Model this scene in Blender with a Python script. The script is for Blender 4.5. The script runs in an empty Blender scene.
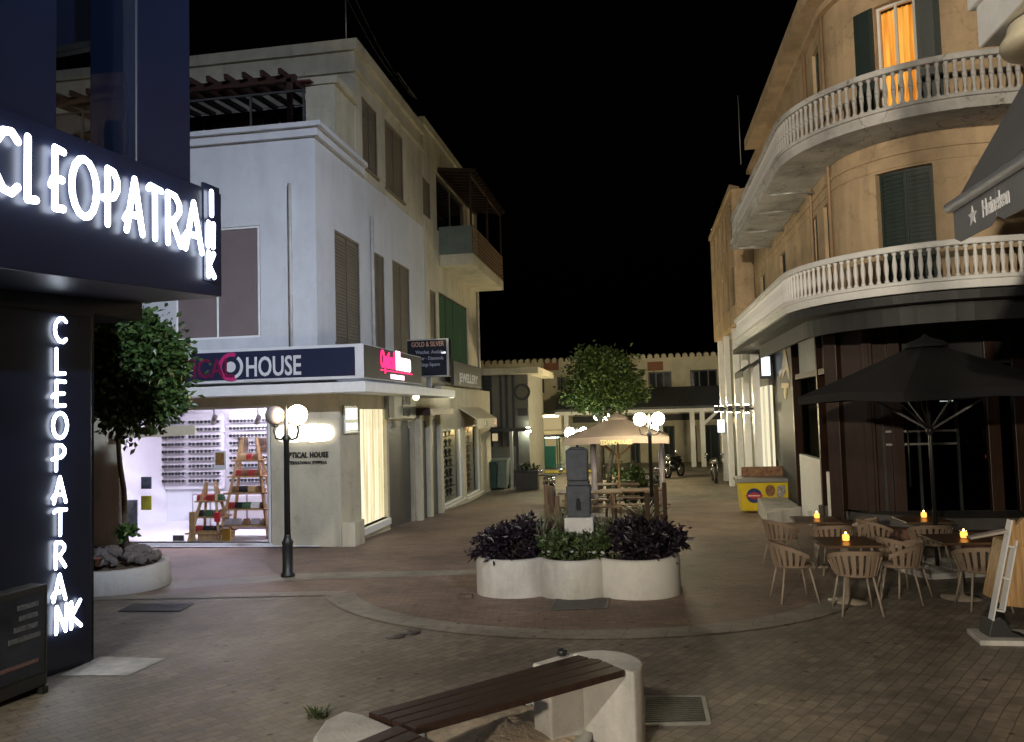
import bpy, math, random
from mathutils import Vector, Matrix, Euler
random.seed(7)
PI = math.pi
sc = bpy.context.scene
col = sc.collection
R = math.radians

# ------------------------------------------------------------------ camera
CAM = Vector((0, 0, 2.0)); F = 780.0
cam_rot = (Matrix.Rotation(R(9.32), 3, 'Z') @ Matrix.Rotation(R(90 + 3.08), 3, 'X') @ Matrix.Rotation(R(-1.6), 3, 'Z'))
cd = bpy.data.cameras.new('camera'); cam = bpy.data.objects.new('camera', cd); col.objects.link(cam)
cam.matrix_world = Matrix.Translation(CAM) @ cam_rot.to_4x4()
cd.sensor_width = 36; cd.lens = F / 1024 * 36; cd.clip_end = 500; cd.clip_start = .05
sc.camera = cam

def ray(px, py): return cam_rot @ Vector(((px - 512) / F, -(py - 371) / F, -1))
def on_y(px, py, Y): d = ray(px, py); return CAM + d * ((Y - CAM.y) / d.y)
def on_x(px, py, X): d = ray(px, py); return CAM + d * ((X - CAM.x) / d.x)
def on_pl(px, py, P, n): d = ray(px, py); return CAM + d * ((Vector(P) - CAM).dot(Vector(n)) / d.dot(Vector(n)))
def on_z(px, py, z): d = ray(px, py); return CAM + d * ((z - CAM.z) / d.z)
SL = .04
def gz(y): return 0.0 if y < 0 else (-SL * y if y < 27 else -SL * 27)
def on_g(px, py, h=0.0):
    d = ray(px, py); t = (CAM.z - h) / (-d.z - SL * d.y)
    if t > 0 and d.y * t < 27: return CAM + d * t
    t = (CAM.z - h + SL * 27) / -d.z
    return CAM + d * t

# ------------------------------------------------------------------ materials
def nt(name):
    m = bpy.data.materials.new(name); m.use_nodes = True
    t = m.node_tree; b = t.nodes['Principled BSDF']
    return m, t, b
def N(t, typ, **kw):
    n = t.nodes.new(typ)
    for k, v in kw.items():
        if k in n.inputs: n.inputs[k].default_value = v
        else: setattr(n, k, v)
    return n
def c4(c): return (c[0], c[1], c[2], 1)
def mat(name, c, rough=.6, metal=0, var=.15, scale=3, bump=0, bscale=40, spec=.5, c2=None, detail=6):
    m, t, b = nt(name)
    b.inputs['Roughness'].default_value = rough; b.inputs['Metallic'].default_value = metal
    b.inputs['Specular IOR Level'].default_value = spec
    tc = N(t, 'ShaderNodeTexCoord')
    no = N(t, 'ShaderNodeTexNoise', Scale=scale, Detail=detail, Roughness=.65)
    t.links.new(tc.outputs['Object'], no.inputs['Vector'])
    ra = N(t, 'ShaderNodeValToRGB')
    lo = c2 if c2 else tuple(x * (1 - var) for x in c); hi = tuple(min(1, x * (1 + (0 if c2 else var))) for x in c)
    ra.color_ramp.elements[0].position = .32; ra.color_ramp.elements[1].position = .68
    ra.color_ramp.elements[0].color = c4(lo); ra.color_ramp.elements[1].color = c4(hi)
    t.links.new(no.outputs['Fac'], ra.inputs['Fac']); t.links.new(ra.outputs['Color'], b.inputs['Base Color'])
    if bump:
        n2 = N(t, 'ShaderNodeTexNoise', Scale=bscale, Detail=5); bu = N(t, 'ShaderNodeBump', Strength=bump, Distance=.02)
        t.links.new(tc.outputs['Object'], n2.inputs['Vector']); t.links.new(n2.outputs['Fac'], bu.inputs['Height'])
        t.links.new(bu.outputs['Normal'], b.inputs['Normal'])
    return m
def emit(name, c, s):
    m = bpy.data.materials.new(name); m.use_nodes = True; t = m.node_tree
    t.nodes.remove(t.nodes['Principled BSDF'])
    e = N(t, 'ShaderNodeEmission', Color=c4(c), Strength=s)
    t.links.new(e.outputs[0], t.nodes['Material Output'].inputs[0]); return m
def glassmat(name, tint=(1, 1, 1), rough=.01, refl=1.0):
    m = bpy.data.materials.new(name); m.use_nodes = True; t = m.node_tree
    t.nodes.remove(t.nodes['Principled BSDF'])
    tr = N(t, 'ShaderNodeBsdfTransparent', Color=c4(tint)); gl = N(t, 'ShaderNodeBsdfGlossy', Roughness=rough)
    fr = N(t, 'ShaderNodeFresnel', IOR=1.5); mu = N(t, 'ShaderNodeMath', operation='MULTIPLY')
    ge = N(t, 'ShaderNodeNewGeometry'); bk = N(t, 'ShaderNodeMath', operation='MULTIPLY_ADD'); bk.inputs[1].default_value = -refl; bk.inputs[2].default_value = refl   # only the outer face mirrors
    t.links.new(ge.outputs['Backfacing'], bk.inputs[0]); t.links.new(bk.outputs[0], mu.inputs[1])
    mx = N(t, 'ShaderNodeMixShader')
    t.links.new(fr.outputs[0], mu.inputs[0]); t.links.new(mu.outputs[0], mx.inputs[0])
    t.links.new(tr.outputs[0], mx.inputs[1]); t.links.new(gl.outputs[0], mx.inputs[2])
    t.links.new(mx.outputs[0], t.nodes['Material Output'].inputs[0]); return m
def plaster(name, c, stain=.25, streak=.2, rough=.85, bump=.15, chips=0):
    """painted render: broad blotches, vertical weather streaks and fine grain"""
    m, t, b = nt(name); b.inputs['Roughness'].default_value = rough; b.inputs['Specular IOR Level'].default_value = .25
    tc = N(t, 'ShaderNodeTexCoord'); mp = N(t, 'ShaderNodeMapping'); mp.inputs['Scale'].default_value = (1.3, 1.3, .3)
    t.links.new(tc.outputs['Object'], mp.inputs['Vector'])
    n1 = N(t, 'ShaderNodeTexNoise', Scale=.9, Detail=8, Roughness=.7); n2 = N(t, 'ShaderNodeTexNoise', Scale=1.6, Detail=6, Roughness=.6)
    n3 = N(t, 'ShaderNodeTexNoise', Scale=60, Detail=4)
    t.links.new(tc.outputs['Object'], n1.inputs['Vector']); t.links.new(mp.outputs[0], n2.inputs['Vector']); t.links.new(tc.outputs['Object'], n3.inputs['Vector'])
    r1 = N(t, 'ShaderNodeValToRGB'); e = r1.color_ramp.elements
    e[0].position = .34; e[1].position = .56; e[0].color = c4([x * (1 - stain) for x in c]); e[1].color = c4(c)
    r2 = N(t, 'ShaderNodeValToRGB'); e = r2.color_ramp.elements
    e[0].position = .36; e[1].position = .55; e[0].color = c4([1 - streak * .6] * 3); e[1].color = (1, 1, 1, 1)
    mx = N(t, 'ShaderNodeMix', data_type='RGBA', blend_type='MULTIPLY'); mx.inputs[0].default_value = 1
    t.links.new(n1.outputs['Fac'], r1.inputs['Fac']); t.links.new(n2.outputs['Fac'], r2.inputs['Fac'])
    t.links.new(r1.outputs[0], mx.inputs[6]); t.links.new(r2.outputs[0], mx.inputs[7]); t.links.new(mx.outputs[2], b.inputs['Base Color'])
    if chips:   # flaked paint and cracks with the darker render showing
        n5 = N(t, 'ShaderNodeTexNoise', Scale=2.6, Detail=10, Roughness=.72); r5 = N(t, 'ShaderNodeValToRGB'); e = r5.color_ramp.elements
        e[0].position = .60; e[1].position = .64; e[0].color = (1, 1, 1, 1); e[1].color = (1 - chips, 1 - chips, 1 - chips * 1.1, 1)
        vo = N(t, 'ShaderNodeTexVoronoi', Scale=.55, feature='DISTANCE_TO_EDGE'); n6 = N(t, 'ShaderNodeTexNoise', Scale=3, Detail=6); va = N(t, 'ShaderNodeVectorMath', operation='MULTIPLY_ADD'); va.inputs[1].default_value = (.5, .5, .5)
        r6 = N(t, 'ShaderNodeValToRGB'); e = r6.color_ramp.elements; e[0].position = .002; e[1].position = .006; e[0].color = (1 - chips, 1 - chips, 1 - chips, 1); e[1].color = (1, 1, 1, 1)
        t.links.new(tc.outputs['Object'], n5.inputs['Vector']); t.links.new(tc.outputs['Object'], n6.inputs['Vector']); t.links.new(n6.outputs['Color'], va.inputs[0]); t.links.new(tc.outputs['Object'], va.inputs[2]); t.links.new(va.outputs[0], vo.inputs['Vector'])
        t.links.new(n5.outputs['Fac'], r5.inputs['Fac']); t.links.new(vo.outputs['Distance'], r6.inputs['Fac'])
        prev = mx.outputs[2]
        for r in (r5, r6):
            m2 = N(t, 'ShaderNodeMix', data_type='RGBA', blend_type='MULTIPLY'); m2.inputs[0].default_value = 1
            t.links.new(prev, m2.inputs[6]); t.links.new(r.outputs[0], m2.inputs[7]); prev = m2.outputs[2]
        t.links.new(prev, b.inputs['Base Color'])
    bu = N(t, 'ShaderNodeBump', Strength=bump, Distance=.01)
    t.links.new(n3.outputs['Fac'], bu.inputs['Height']); t.links.new(bu.outputs['Normal'], b.inputs['Normal'])
    return m
def louvre(name, c, period=.06, rough=.5):
    m, t, b = nt(name); b.inputs['Roughness'].default_value = rough
    tc = N(t, 'ShaderNodeTexCoord'); w = N(t, 'ShaderNodeTexWave', Scale=PI * 2 / 20 / period, wave_type='BANDS', bands_direction='Z', wave_profile='SAW')
    no = N(t, 'ShaderNodeTexNoise', Scale=2.5, Detail=5); ra = N(t, 'ShaderNodeValToRGB')
    ra.color_ramp.elements[0].color = c4([x * .7 for x in c]); ra.color_ramp.elements[1].color = c4([x * 1.15 for x in c])
    t.links.new(tc.outputs['Object'], w.inputs['Vector']); t.links.new(tc.outputs['Object'], no.inputs['Vector'])
    t.links.new(no.outputs['Fac'], ra.inputs['Fac']); t.links.new(ra.outputs[0], b.inputs['Base Color'])
    bu = N(t, 'ShaderNodeBump', Strength=.8, Distance=.015)
    t.links.new(w.outputs['Fac'], bu.inputs['Height']); t.links.new(bu.outputs['Normal'], b.inputs['Normal'])
    return m
def pavers(name, c, c2, mortar, w=.2, h=.1, rot=0, rough=.55, dirt=.5):
    m, t, b = nt(name); b.inputs['Specular IOR Level'].default_value = .35
    tc = N(t, 'ShaderNodeTexCoord'); mp = N(t, 'ShaderNodeMapping'); mp.inputs['Rotation'].default_value = (0, 0, rot)
    t.links.new(tc.outputs['Object'], mp.inputs['Vector'])
    # slight waver so the courses are not ruler straight
    nw = N(t, 'ShaderNodeTexNoise', Scale=1.3, Detail=2); va = N(t, 'ShaderNodeVectorMath', operation='MULTIPLY_ADD')
    va.inputs[1].default_value = (.05, .05, 0)
    t.links.new(tc.outputs['Object'], nw.inputs['Vector']); t.links.new(nw.outputs['Color'], va.inputs[0]); t.links.new(mp.outputs[0], va.inputs[2])
    br = N(t, 'ShaderNodeTexBrick', Color1=c4(c), Color2=c4(c2), Mortar=c4(mortar), Scale=1.0)
    br.inputs['Mortar Size'].default_value = .005; br.inputs['Mortar Smooth'].default_value = .3; br.inputs['Brick Width'].default_value = w; br.inputs['Row Height'].default_value = h
    br.inputs['Bias'].default_value = -.1
    t.links.new(va.outputs[0], br.inputs['Vector'])
    n1 = N(t, 'ShaderNodeTexNoise', Scale=.45, Detail=9, Roughness=.7); n2 = N(t, 'ShaderNodeTexNoise', Scale=9, Detail=6, Roughness=.7)
    n4 = N(t, 'ShaderNodeTexVoronoi', Scale=3.2)
    for n in (n1, n2, n4): t.links.new(tc.outputs['Object'], n.inputs['Vector'])
    r1 = N(t, 'ShaderNodeValToRGB'); e = r1.color_ramp.elements; e[0].position = .35; e[1].position = .62; e[0].color = c4([1 - dirt] * 3); e[1].color = (1.1, 1.08, 1.05, 1)
    r2 = N(t, 'ShaderNodeValToRGB'); e = r2.color_ramp.elements; e[0].position = .3; e[1].position = .6; e[0].color = c4([.6] * 3); e[1].color = (1.1, 1.1, 1.1, 1)
    r4 = N(t, 'ShaderNodeValToRGB'); e = r4.color_ramp.elements; e[0].position = .07; e[1].position = .1; e[0].color = (.38, .36, .35, 1); e[1].color = (1, 1, 1, 1)   # trodden gum spots
    t.links.new(n1.outputs['Fac'], r1.inputs['Fac']); t.links.new(n2.outputs['Fac'], r2.inputs['Fac']); t.links.new(n4.outputs['Distance'], r4.inputs['Fac'])
    prev = br.outputs['Color']
    for r in (r1, r2, r4):
        mx = N(t, 'ShaderNodeMix', data_type='RGBA', blend_type='MULTIPLY'); mx.inputs[0].default_value = 1
        t.links.new(prev, mx.inputs[6]); t.links.new(r.outputs[0], mx.inputs[7]); prev = mx.outputs[2]
    t.links.new(prev, b.inputs['Base Color'])
    mr = N(t, 'ShaderNodeMapRange'); mr.inputs[1].default_value = .3; mr.inputs[2].default_value = .7; mr.inputs[3].default_value = rough - .1; mr.inputs[4].default_value = rough + .2
    t.links.new(n2.outputs['Fac'], mr.inputs[0]); t.links.new(mr.outputs[0], b.inputs['Roughness'])
    ml = N(t, 'ShaderNodeMath', operation='SUBTRACT'); t.links.new(n2.outputs['Fac'], ml.inputs[0]); t.links.new(br.outputs['Fac'], ml.inputs[1])
    bu = N(t, 'ShaderNodeBump', Strength=.5, Distance=.006)
    t.links.new(ml.outputs[0], bu.inputs['Height']); t.links.new(bu.outputs['Normal'], b.inputs['Normal'])
    return m
def leafmat(name, dark, light, rough=.45):
    m, t, b = nt(name); b.inputs['Roughness'].default_value = rough; b.inputs['Specular IOR Level'].default_value = .4
    g = N(t, 'ShaderNodeNewGeometry'); ra = N(t, 'ShaderNodeValToRGB')
    ra.color_ramp.elements[0].color = c4(dark); ra.color_ramp.elements[1].color = c4(light)
    t.links.new(g.outputs['Random Per Island'], ra.inputs['Fac']); t.links.new(ra.outputs[0], b.inputs['Base Color'])
    return m
def planks(name, c, axis=(1, 0, 0), rough=.5, freq=1.0):
    m, t, b = nt(name); b.inputs['Roughness'].default_value = rough; b.inputs['Specular IOR Level'].default_value = .35
    tc = N(t, 'ShaderNodeTexCoord'); mp = N(t, 'ShaderNodeMapping'); s = [22 * freq, 22 * freq, 22 * freq]
    for i in range(3):
        if axis[i]: s[i] = 1.2 * freq
    mp.inputs['Scale'].default_value = s; t.links.new(tc.outputs['Object'], mp.inputs['Vector'])
    no = N(t, 'ShaderNodeTexNoise', Scale=1.5, Detail=7, Roughness=.7); t.links.new(mp.outputs[0], no.inputs['Vector'])
    ra = N(t, 'ShaderNodeValToRGB'); ra.color_ramp.elements[0].position = .3; ra.color_ramp.elements[1].position = .72
    ra.color_ramp.elements[0].color = c4([x * .45 for x in c]); ra.color_ramp.elements[1].color = c4([x * 1.35 for x in c])
    t.links.new(no.outputs['Fac'], ra.inputs['Fac']); t.links.new(ra.outputs[0], b.inputs['Base Color'])
    bu = N(t, 'ShaderNodeBump', Strength=.35, Distance=.004); t.links.new(no.outputs['Fac'], bu.inputs['Height']); t.links.new(bu.outputs['Normal'], b.inputs['Normal'])
    return m

# ------------------------------------------------------------------ mesh building
class MB:
    def __init__(s): s.v = []; s.f = []; s.sm = []
    def add(s, vs, fs, smooth=False):
        k = len(s.v); s.v += [Vector(p) for p in vs]
        for f in fs: s.f.append([i + k for i in f]); s.sm.append(smooth)
        return s
    def box(s, x0, x1, y0, y1, z0, z1):
        if x0 > x1: x0, x1 = x1, x0
        if y0 > y1: y0, y1 = y1, y0
        if z0 > z1: z0, z1 = z1, z0
        return s.add([(x0, y0, z0), (x1, y0, z0), (x1, y1, z0), (x0, y1, z0), (x0, y0, z1), (x1, y0, z1), (x1, y1, z1), (x0, y1, z1)],
              [(0, 3, 2, 1), (4, 5, 6, 7), (0, 1, 5, 4), (1, 2, 6, 5), (2, 3, 7, 6), (3, 0, 4, 7)])
    def cbox(s, c, sx, sy, sz, M=None):
        vs = [Vector((i * sx / 2, j * sy / 2, k * sz / 2)) for k in (-1, 1) for j in (-1, 1) for i in (-1, 1)]
        if M is not None: vs = [M @ v for v in vs]
        return s.add([v + Vector(c) for v in vs], [(0, 2, 3, 1), (4, 5, 7, 6), (0, 1, 5, 4), (1, 3, 7, 5), (3, 2, 6, 7), (2, 0, 4, 6)])
    def bar(s, a, b, w, h, up=(0, 0, 1)):
        a = Vector(a); b = Vector(b); d = (b - a).normalized(); r = d.cross(Vector(up))
        if r.length < 1e-4: r = d.cross(Vector((1, 0, 0)))
        r.normalize(); u = r.cross(d)
        vs = [p + r * (i * w / 2) + u * (j * h / 2) for p in (a, b) for i, j in ((-1, -1), (1, -1), (1, 1), (-1, 1))]
        return s.add(vs, [(0, 3, 2, 1), (4, 5, 6, 7), (0, 1, 5, 4), (1, 2, 6, 5), (2, 3, 7, 6), (3, 0, 4, 7)])
    def tube(s, pts, r, n=8, caps=True):
        pts = [Vector(p) for p in pts]; rs = r if isinstance(r, (list, tuple)) else [r] * len(pts)
        k = len(s.v); ref = None
        for i, p in enumerate(pts):
            d = (pts[min(i + 1, len(pts) - 1)] - pts[max(i - 1, 0)]).normalized()
            if ref is None: ref = d.orthogonal().normalized()
            ref = (ref - d * ref.dot(d)); ref = ref.normalized() if ref.length > 1e-5 else d.orthogonal().normalized()
            q = d.cross(ref)
            for j in range(n):
                a = 2 * PI * j / n; s.v.append(p + (ref * math.cos(a) + q * math.sin(a)) * rs[i])
        for i in range(len(pts) - 1):
            for j in range(n):
                s.f.append([k + i * n + j, k + i * n + (j + 1) % n, k + (i + 1) * n + (j + 1) % n, k + (i + 1) * n + j]); s.sm.append(True)
        if caps:
            s.f.append([k + j for j in reversed(range(n))]); s.sm.append(False)
            e = k + (len(pts) - 1) * n; s.f.append([e + j for j in range(n)]); s.sm.append(False)
        return s
    def lathe(s, prof, c=(0, 0, 0), n=16, caps=True):
        k = len(s.v); c = Vector(c)
        for r, z in prof:
            for j in range(n): a = 2 * PI * j / n; s.v.append(c + Vector((r * math.cos(a), r * math.sin(a), z)))
        for i in range(len(prof) - 1):
            for j in range(n):
                s.f.append([k + i * n + j, k + i * n + (j + 1) % n, k + (i + 1) * n + (j + 1) % n, k + (i + 1) * n + j]); s.sm.append(True)
        if caps:
            s.f.append([k + j for j in reversed(range(n))]); s.sm.append(False)
            e = k + (len(prof) - 1) * n; s.f.append([e + j for j in range(n)]); s.sm.append(False)
        return s
    def sphere(s, c, r, n=14, sq=(1, 1, 1)):
        m = n // 2
        prof = [(max(1e-4, r * math.sin(PI * i / m)), -r * math.cos(PI * i / m)) for i in range(m + 1)]
        k = len(s.v); s.lathe(prof, (0, 0, 0), n)
        for i in range(k, len(s.v)): v = s.v[i]; s.v[i] = Vector((v.x * sq[0], v.y * sq[1], v.z * sq[2])) + Vector(c)
        return s
    def prism(s, poly, d, smooth=False):
        """poly: list of 3D points, extruded by vector d"""
        d = Vector(d); a = [Vector(p) for p in poly]; n = len(a)
        nrm = Vector((0, 0, 0))
        for i in range(n): nrm += a[i].cross(a[(i + 1) % n])
        if nrm.dot(d) < 0: a = a[::-1]
        k = len(s.v); s.v += a + [p + d for p in a]
        s.f.append([k + i for i in reversed(range(n))]); s.f.append([k + n + i for i in range(n)]); s.sm += [False, False]
        for i in range(n):
            j = (i + 1) % n; s.f.append([k + i, k + j, k + n + j, k + n + i]); s.sm.append(smooth)
        return s
    def quad(s, *p): return s.add(p, [tuple(range(len(p)))])
    def xf(s, M):
        s.v = [M @ v for v in s.v]; return s
    def build(s, name, m, parent=None, bev=0, solid=0, local=False):
        me = bpy.data.meshes.new(name); o = bpy.data.objects.new(name, me); col.objects.link(o)
        org = Vector((0, 0, 0))
        if parent is not None:
            o.parent = parent
            r = parent
            while r.parent: r = r.parent
            if not local and not LOCAL.get(r.name): org = r.location
        me.from_pydata([tuple(v - org) for v in s.v], [], s.f); me.validate()
        if len(me.polygons) == len(s.sm): me.polygons.foreach_set('use_smooth', s.sm)
        for mm in (m if isinstance(m, (list, tuple)) else [m]): me.materials.append(mm)
        if solid: mo = o.modifiers.new('Solidify', 'SOLIDIFY'); mo.thickness = solid; mo.offset = 0
        if bev: mo = o.modifiers.new('Bevel', 'BEVEL'); mo.width = bev; mo.segments = 2; mo.limit_method = 'ANGLE'; mo.angle_limit = R(40)
        return o
LOCAL = {}
def tag(o, label=None, cat=None, group=None, kind=None):
    if label: o['label'] = label
    if cat: o['category'] = cat
    if group: o['group'] = group
    if kind: o['kind'] = kind
    return o
def thing(name, label, cat, loc=(0, 0, 0), rz=0, group=None, local=False):
    o = bpy.data.objects.new(name, None); col.objects.link(o); o.empty_display_size = .1
    o.location = loc; o.rotation_euler = (0, 0, rz)
    LOCAL[o.name] = local
    return tag(o, label, cat, group)
def dup(root, loc=None, rz=None, label=None, scale=None):
    r = root.copy(); col.objects.link(r); LOCAL[r.name] = True
    if loc is not None: r.location = loc
    if rz is not None: r.rotation_euler = (0, 0, rz)
    if scale is not None: r.scale = scale if hasattr(scale, '__len__') else (scale,) * 3
    if label: r['label'] = label
    for ch in list(root.children):
        c = ch.copy(); col.objects.link(c); c.parent = r
        for g in list(ch.children):
            d = g.copy(); col.objects.link(d); d.parent = c
    return r
def single(mb, name, m, label, cat, loc, group=None, kind=None, rz=0, **kw):
    """a thing that is one mesh, built round the origin and set at loc"""
    o = mb.build(name, m, None, **kw); o.location = loc; o.rotation_euler = (0, 0, rz)
    return tag(o, label, cat, group, kind)

class Path:
    def __init__(s, pts):
        s.p = [Vector((x, y)) for x, y in pts]; s.u = [0.0]
        for a, b in zip(s.p, s.p[1:]): s.u.append(s.u[-1] + (b - a).length)
        s.n = []
        ns = []
        for a, b in zip(s.p, s.p[1:]): d = (b - a).normalized(); ns.append(Vector((d.y, -d.x)))
        for i in range(len(s.p)):
            if i == 0: s.n.append(ns[0])
            elif i == len(s.p) - 1: s.n.append(ns[-1])
            else: a, b = ns[i - 1], ns[i]; s.n.append((a + b) / (1 + a.dot(b)))
    def at(s, u, off, z):
        u = max(0, min(u, s.u[-1])); i = 0
        while i < len(s.u) - 2 and u > s.u[i + 1]: i += 1
        t = (u - s.u[i]) / (s.u[i + 1] - s.u[i])
        a = s.p[i] + s.n[i] * off; b = s.p[i + 1] + s.n[i + 1] * off; q = a.lerp(b, t)
        return Vector((q.x, q.y, z))
    def normal(s, u):
        e = 1e-3; a = s.at(u - e, 0, 0); b = s.at(u + e, 0, 0); d = (b - a).normalized(); return Vector((d.y, -d.x, 0))
    def cuts(s, a, b): return [a] + [u for u in s.u if a + 1e-4 < u < b - 1e-4] + [b]
def pbox(mb, path, ua, ub, za, zb, o0, o1):
    """a bar of the path between two offsets, following its curves"""
    cs = path.cuts(ua, ub); k = len(mb.v)
    for u in cs:
        for o, z in ((o0, za), (o1, za), (o1, zb), (o0, zb)): mb.v.append(path.at(u, o, z))
    n = len(cs)
    for i in range(n - 1):
        for j in range(4):
            a = k + i * 4 + j; b = k + i * 4 + (j + 1) % 4
            mb.f.append([a, b, b + 4, a + 4]); mb.sm.append(False)
    mb.f.append([k + 3, k + 2, k + 1, k]); e = k + (n - 1) * 4; mb.f.append([e, e + 1, e + 2, e + 3]); mb.sm += [False, False]
    return mb
def pwall(mb, path, u0, u1, z0, z1, th, holes=()):
    us = sorted(set([round(x, 4) for x in path.cuts(u0, u1)] + [round(min(max(h[i], u0), u1), 4) for h in holes for i in (0, 1)]))
    zs = sorted(set([z0, z1] + [min(max(h[i], z0), z1) for h in holes for i in (2, 3)]))
    def solid(i, j):
        if i < 0 or j < 0 or i >= len(us) - 1 or j >= len(zs) - 1: return False
        u = (us[i] + us[i + 1]) / 2; z = (zs[j] + zs[j + 1]) / 2
        return not any(h[0] < u < h[1] and h[2] < z < h[3] for h in holes)
    for i in range(len(us) - 1):
        for j in range(len(zs) - 1):
            if not solid(i, j): continue
            a, b, c, d = us[i], us[i + 1], zs[j], zs[j + 1]
            q = lambda *l: mb.quad(*[path.at(u, o, z) for u, o, z in l])
            q((a, 0, c), (b, 0, c), (b, 0, d), (a, 0, d)); q((b, -th, c), (a, -th, c), (a, -th, d), (b, -th, d))
            if not solid(i - 1, j): q((a, -th, c), (a, 0, c), (a, 0, d), (a, -th, d))
            if not solid(i + 1, j): q((b, 0, c), (b, -th, c), (b, -th, d), (b, 0, d))
            if not solid(i, j - 1): q((a, -th, c), (b, -th, c), (b, 0, c), (a, 0, c))
            if not solid(i, j + 1): q((a, 0, d), (b, 0, d), (b, -th, d), (a, -th, d))
    return mb
def window(parent, path, h, frame_m, fill_m, fill='pane', mull=1, off=-.1, fw=.05, name='window', sill=None, trans=0):
    ua, ub, za, zb = h; f = MB()
    pbox(f, path, ua, ua + fw, za, zb, off - .03, off + .03); pbox(f, path, ub - fw, ub, za, zb, off - .03, off + .03)
    pbox(f, path, ua + fw, ub - fw, zb - fw, zb, off - .028, off + .028); pbox(f, path, ua + fw, ub - fw, za, za + fw, off - .028, off + .028)
    for i in range(1, mull + 1):
        u = ua + (ub - ua) * i / (mull + 1); pbox(f, path, u - fw / 2, u + fw / 2, za + fw, zb - fw, off - .025, off + .025)
    for i in range(1, trans + 1):
        z = za + (zb - za) * i / (trans + 1); pbox(f, path, ua + fw, ub - fw, z - fw / 2, z + fw / 2, off - .022, off + .022)
    if sill: pbox(f, path, ua - .05, ub + .05, za - .06, za - .002, -.02, .06)
    w = f.build(name, frame_m, parent)
    fm = MB(); pbox(fm, path, ua + .01, ub - .01, za + .01, zb - .01, off - .015, off - .002)
    if fill == 'shutter':      # real slats inside each leaf
        for i in range(mull + 1):
            a = ua + (ub - ua) * i / (mull + 1) + fw; b = ua + (ub - ua) * (i + 1) / (mull + 1) - fw; z = za + fw + .02
            while z < zb - fw - .07 and b > a:
                k = len(fm.v); pbox(fm, path, a, b, z, z + .05, off - .001, off + .02)
                for q in range(k, len(fm.v)):
                    if abs(fm.v[q].z - (z + .05)) < 1e-5: nn = path.normal((a + b) / 2); fm.v[q] = fm.v[q] - nn * .014
                z += .075
    fm.build(fill, fill_m, w)
    return w
def text(name, s, m, parent, o, right, up, size, ext=.01, bold=0, align='CENTER', space=1.0, xs=1.0):
    cu = bpy.data.curves.new(name, 'FONT'); cu.body = s; cu.size = size; cu.extrude = ext; cu.offset = bold; cu.align_x = align; cu.space_character = space; cu.resolution_u = 3
    ob = bpy.data.objects.new(name, cu); col.objects.link(ob)
    dg = bpy.context.evaluated_depsgraph_get(); dg.update()
    me = bpy.data.meshes.new_from_object(ob.evaluated_get(dg)); bpy.data.objects.remove(ob)
    r = Vector(right).normalized(); u = Vector(up).normalized(); n = r.cross(u); o = Vector(o)
    mb = MB(); mb.v = [o + r * v.co.x * xs + u * v.co.y + n * (v.co.z + ext) for v in me.vertices]
    mb.f = [list(p.vertices) for p in me.polygons]; mb.sm = [False] * len(mb.f); bpy.data.meshes.remove(me)
    return mb.build(name, m, parent)
STROKE = {  # hand drawn caps of the lettering: lists of strokes in a unit-high box
 'C': (.62, [[(.6, .86), (.45, .98), (.25, .95), (.08, .75), (.03, .5), (.08, .25), (.25, .05), (.45, .02), (.6, .14)]]),
 'L': (.5, [[(.05, 1), (.05, .0), (.48, .03)]]),
 'E': (.55, [[(.52, .98), (.08, 1), (.08, 0), (.52, .02)], [(-.12, .36), (.0, .48), (.46, .5)]]),
 'O': (.72, [[(.36 + .36 * math.cos(a * PI / 8), .5 + .5 * math.sin(a * PI / 8)) for a in range(17)]]),
 'P': (.55, [[(.08, 0), (.08, 1), (.35, .98), (.5, .84), (.5, .66), (.35, .52), (-.1, .45)]]),
 'A': (.6, [[(0, 0), (.3, 1), (.6, 0)], [(-.06, .2), (.05, .32), (.5, .32)]]),
 'T': (.56, [[(0, .93), (.1, 1), (.6, .97)], [(.3, .97), (.3, 0)]]),
 'R': (.55, [[(.08, 0), (.08, 1), (.35, .98), (.5, .84), (.5, .68), (.32, .5), (.1, .46)], [(.22, .48), (.56, 0)]]),
 'I': (.16, [[(.08, 0), (.08, 1)]]),
 'N': (.6, [[(.05, 0), (.08, 1), (.5, 0), (.54, 1)]]),
 'K': (.55, [[(.08, 0), (.08, 1)], [(.52, 1), (.1, .45), (.56, 0)]]),
}
def stroke_letter(ch, o, right, up, h, wx=1.0, r=.035):
    w, st = STROKE[ch]; o = Vector(o); right = Vector(right); up = Vector(up); n = right.cross(up); mb = MB()
    for s in st:
        pts = [o + right * (x * h * wx) + up * (y * h) for x, y in s]
        for a, b in zip(pts, pts[1:]):
            mb.tube([a, b], r, 8, False)
        for p in pts: mb.sphere(p, r, 8)
    # flatten towards the wall: channel letters rather than tubes
    for i, v in enumerate(mb.v): dn = (v - o).dot(n); mb.v[i] = v - n * dn * .5
    return mb, w * h * wx
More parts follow.
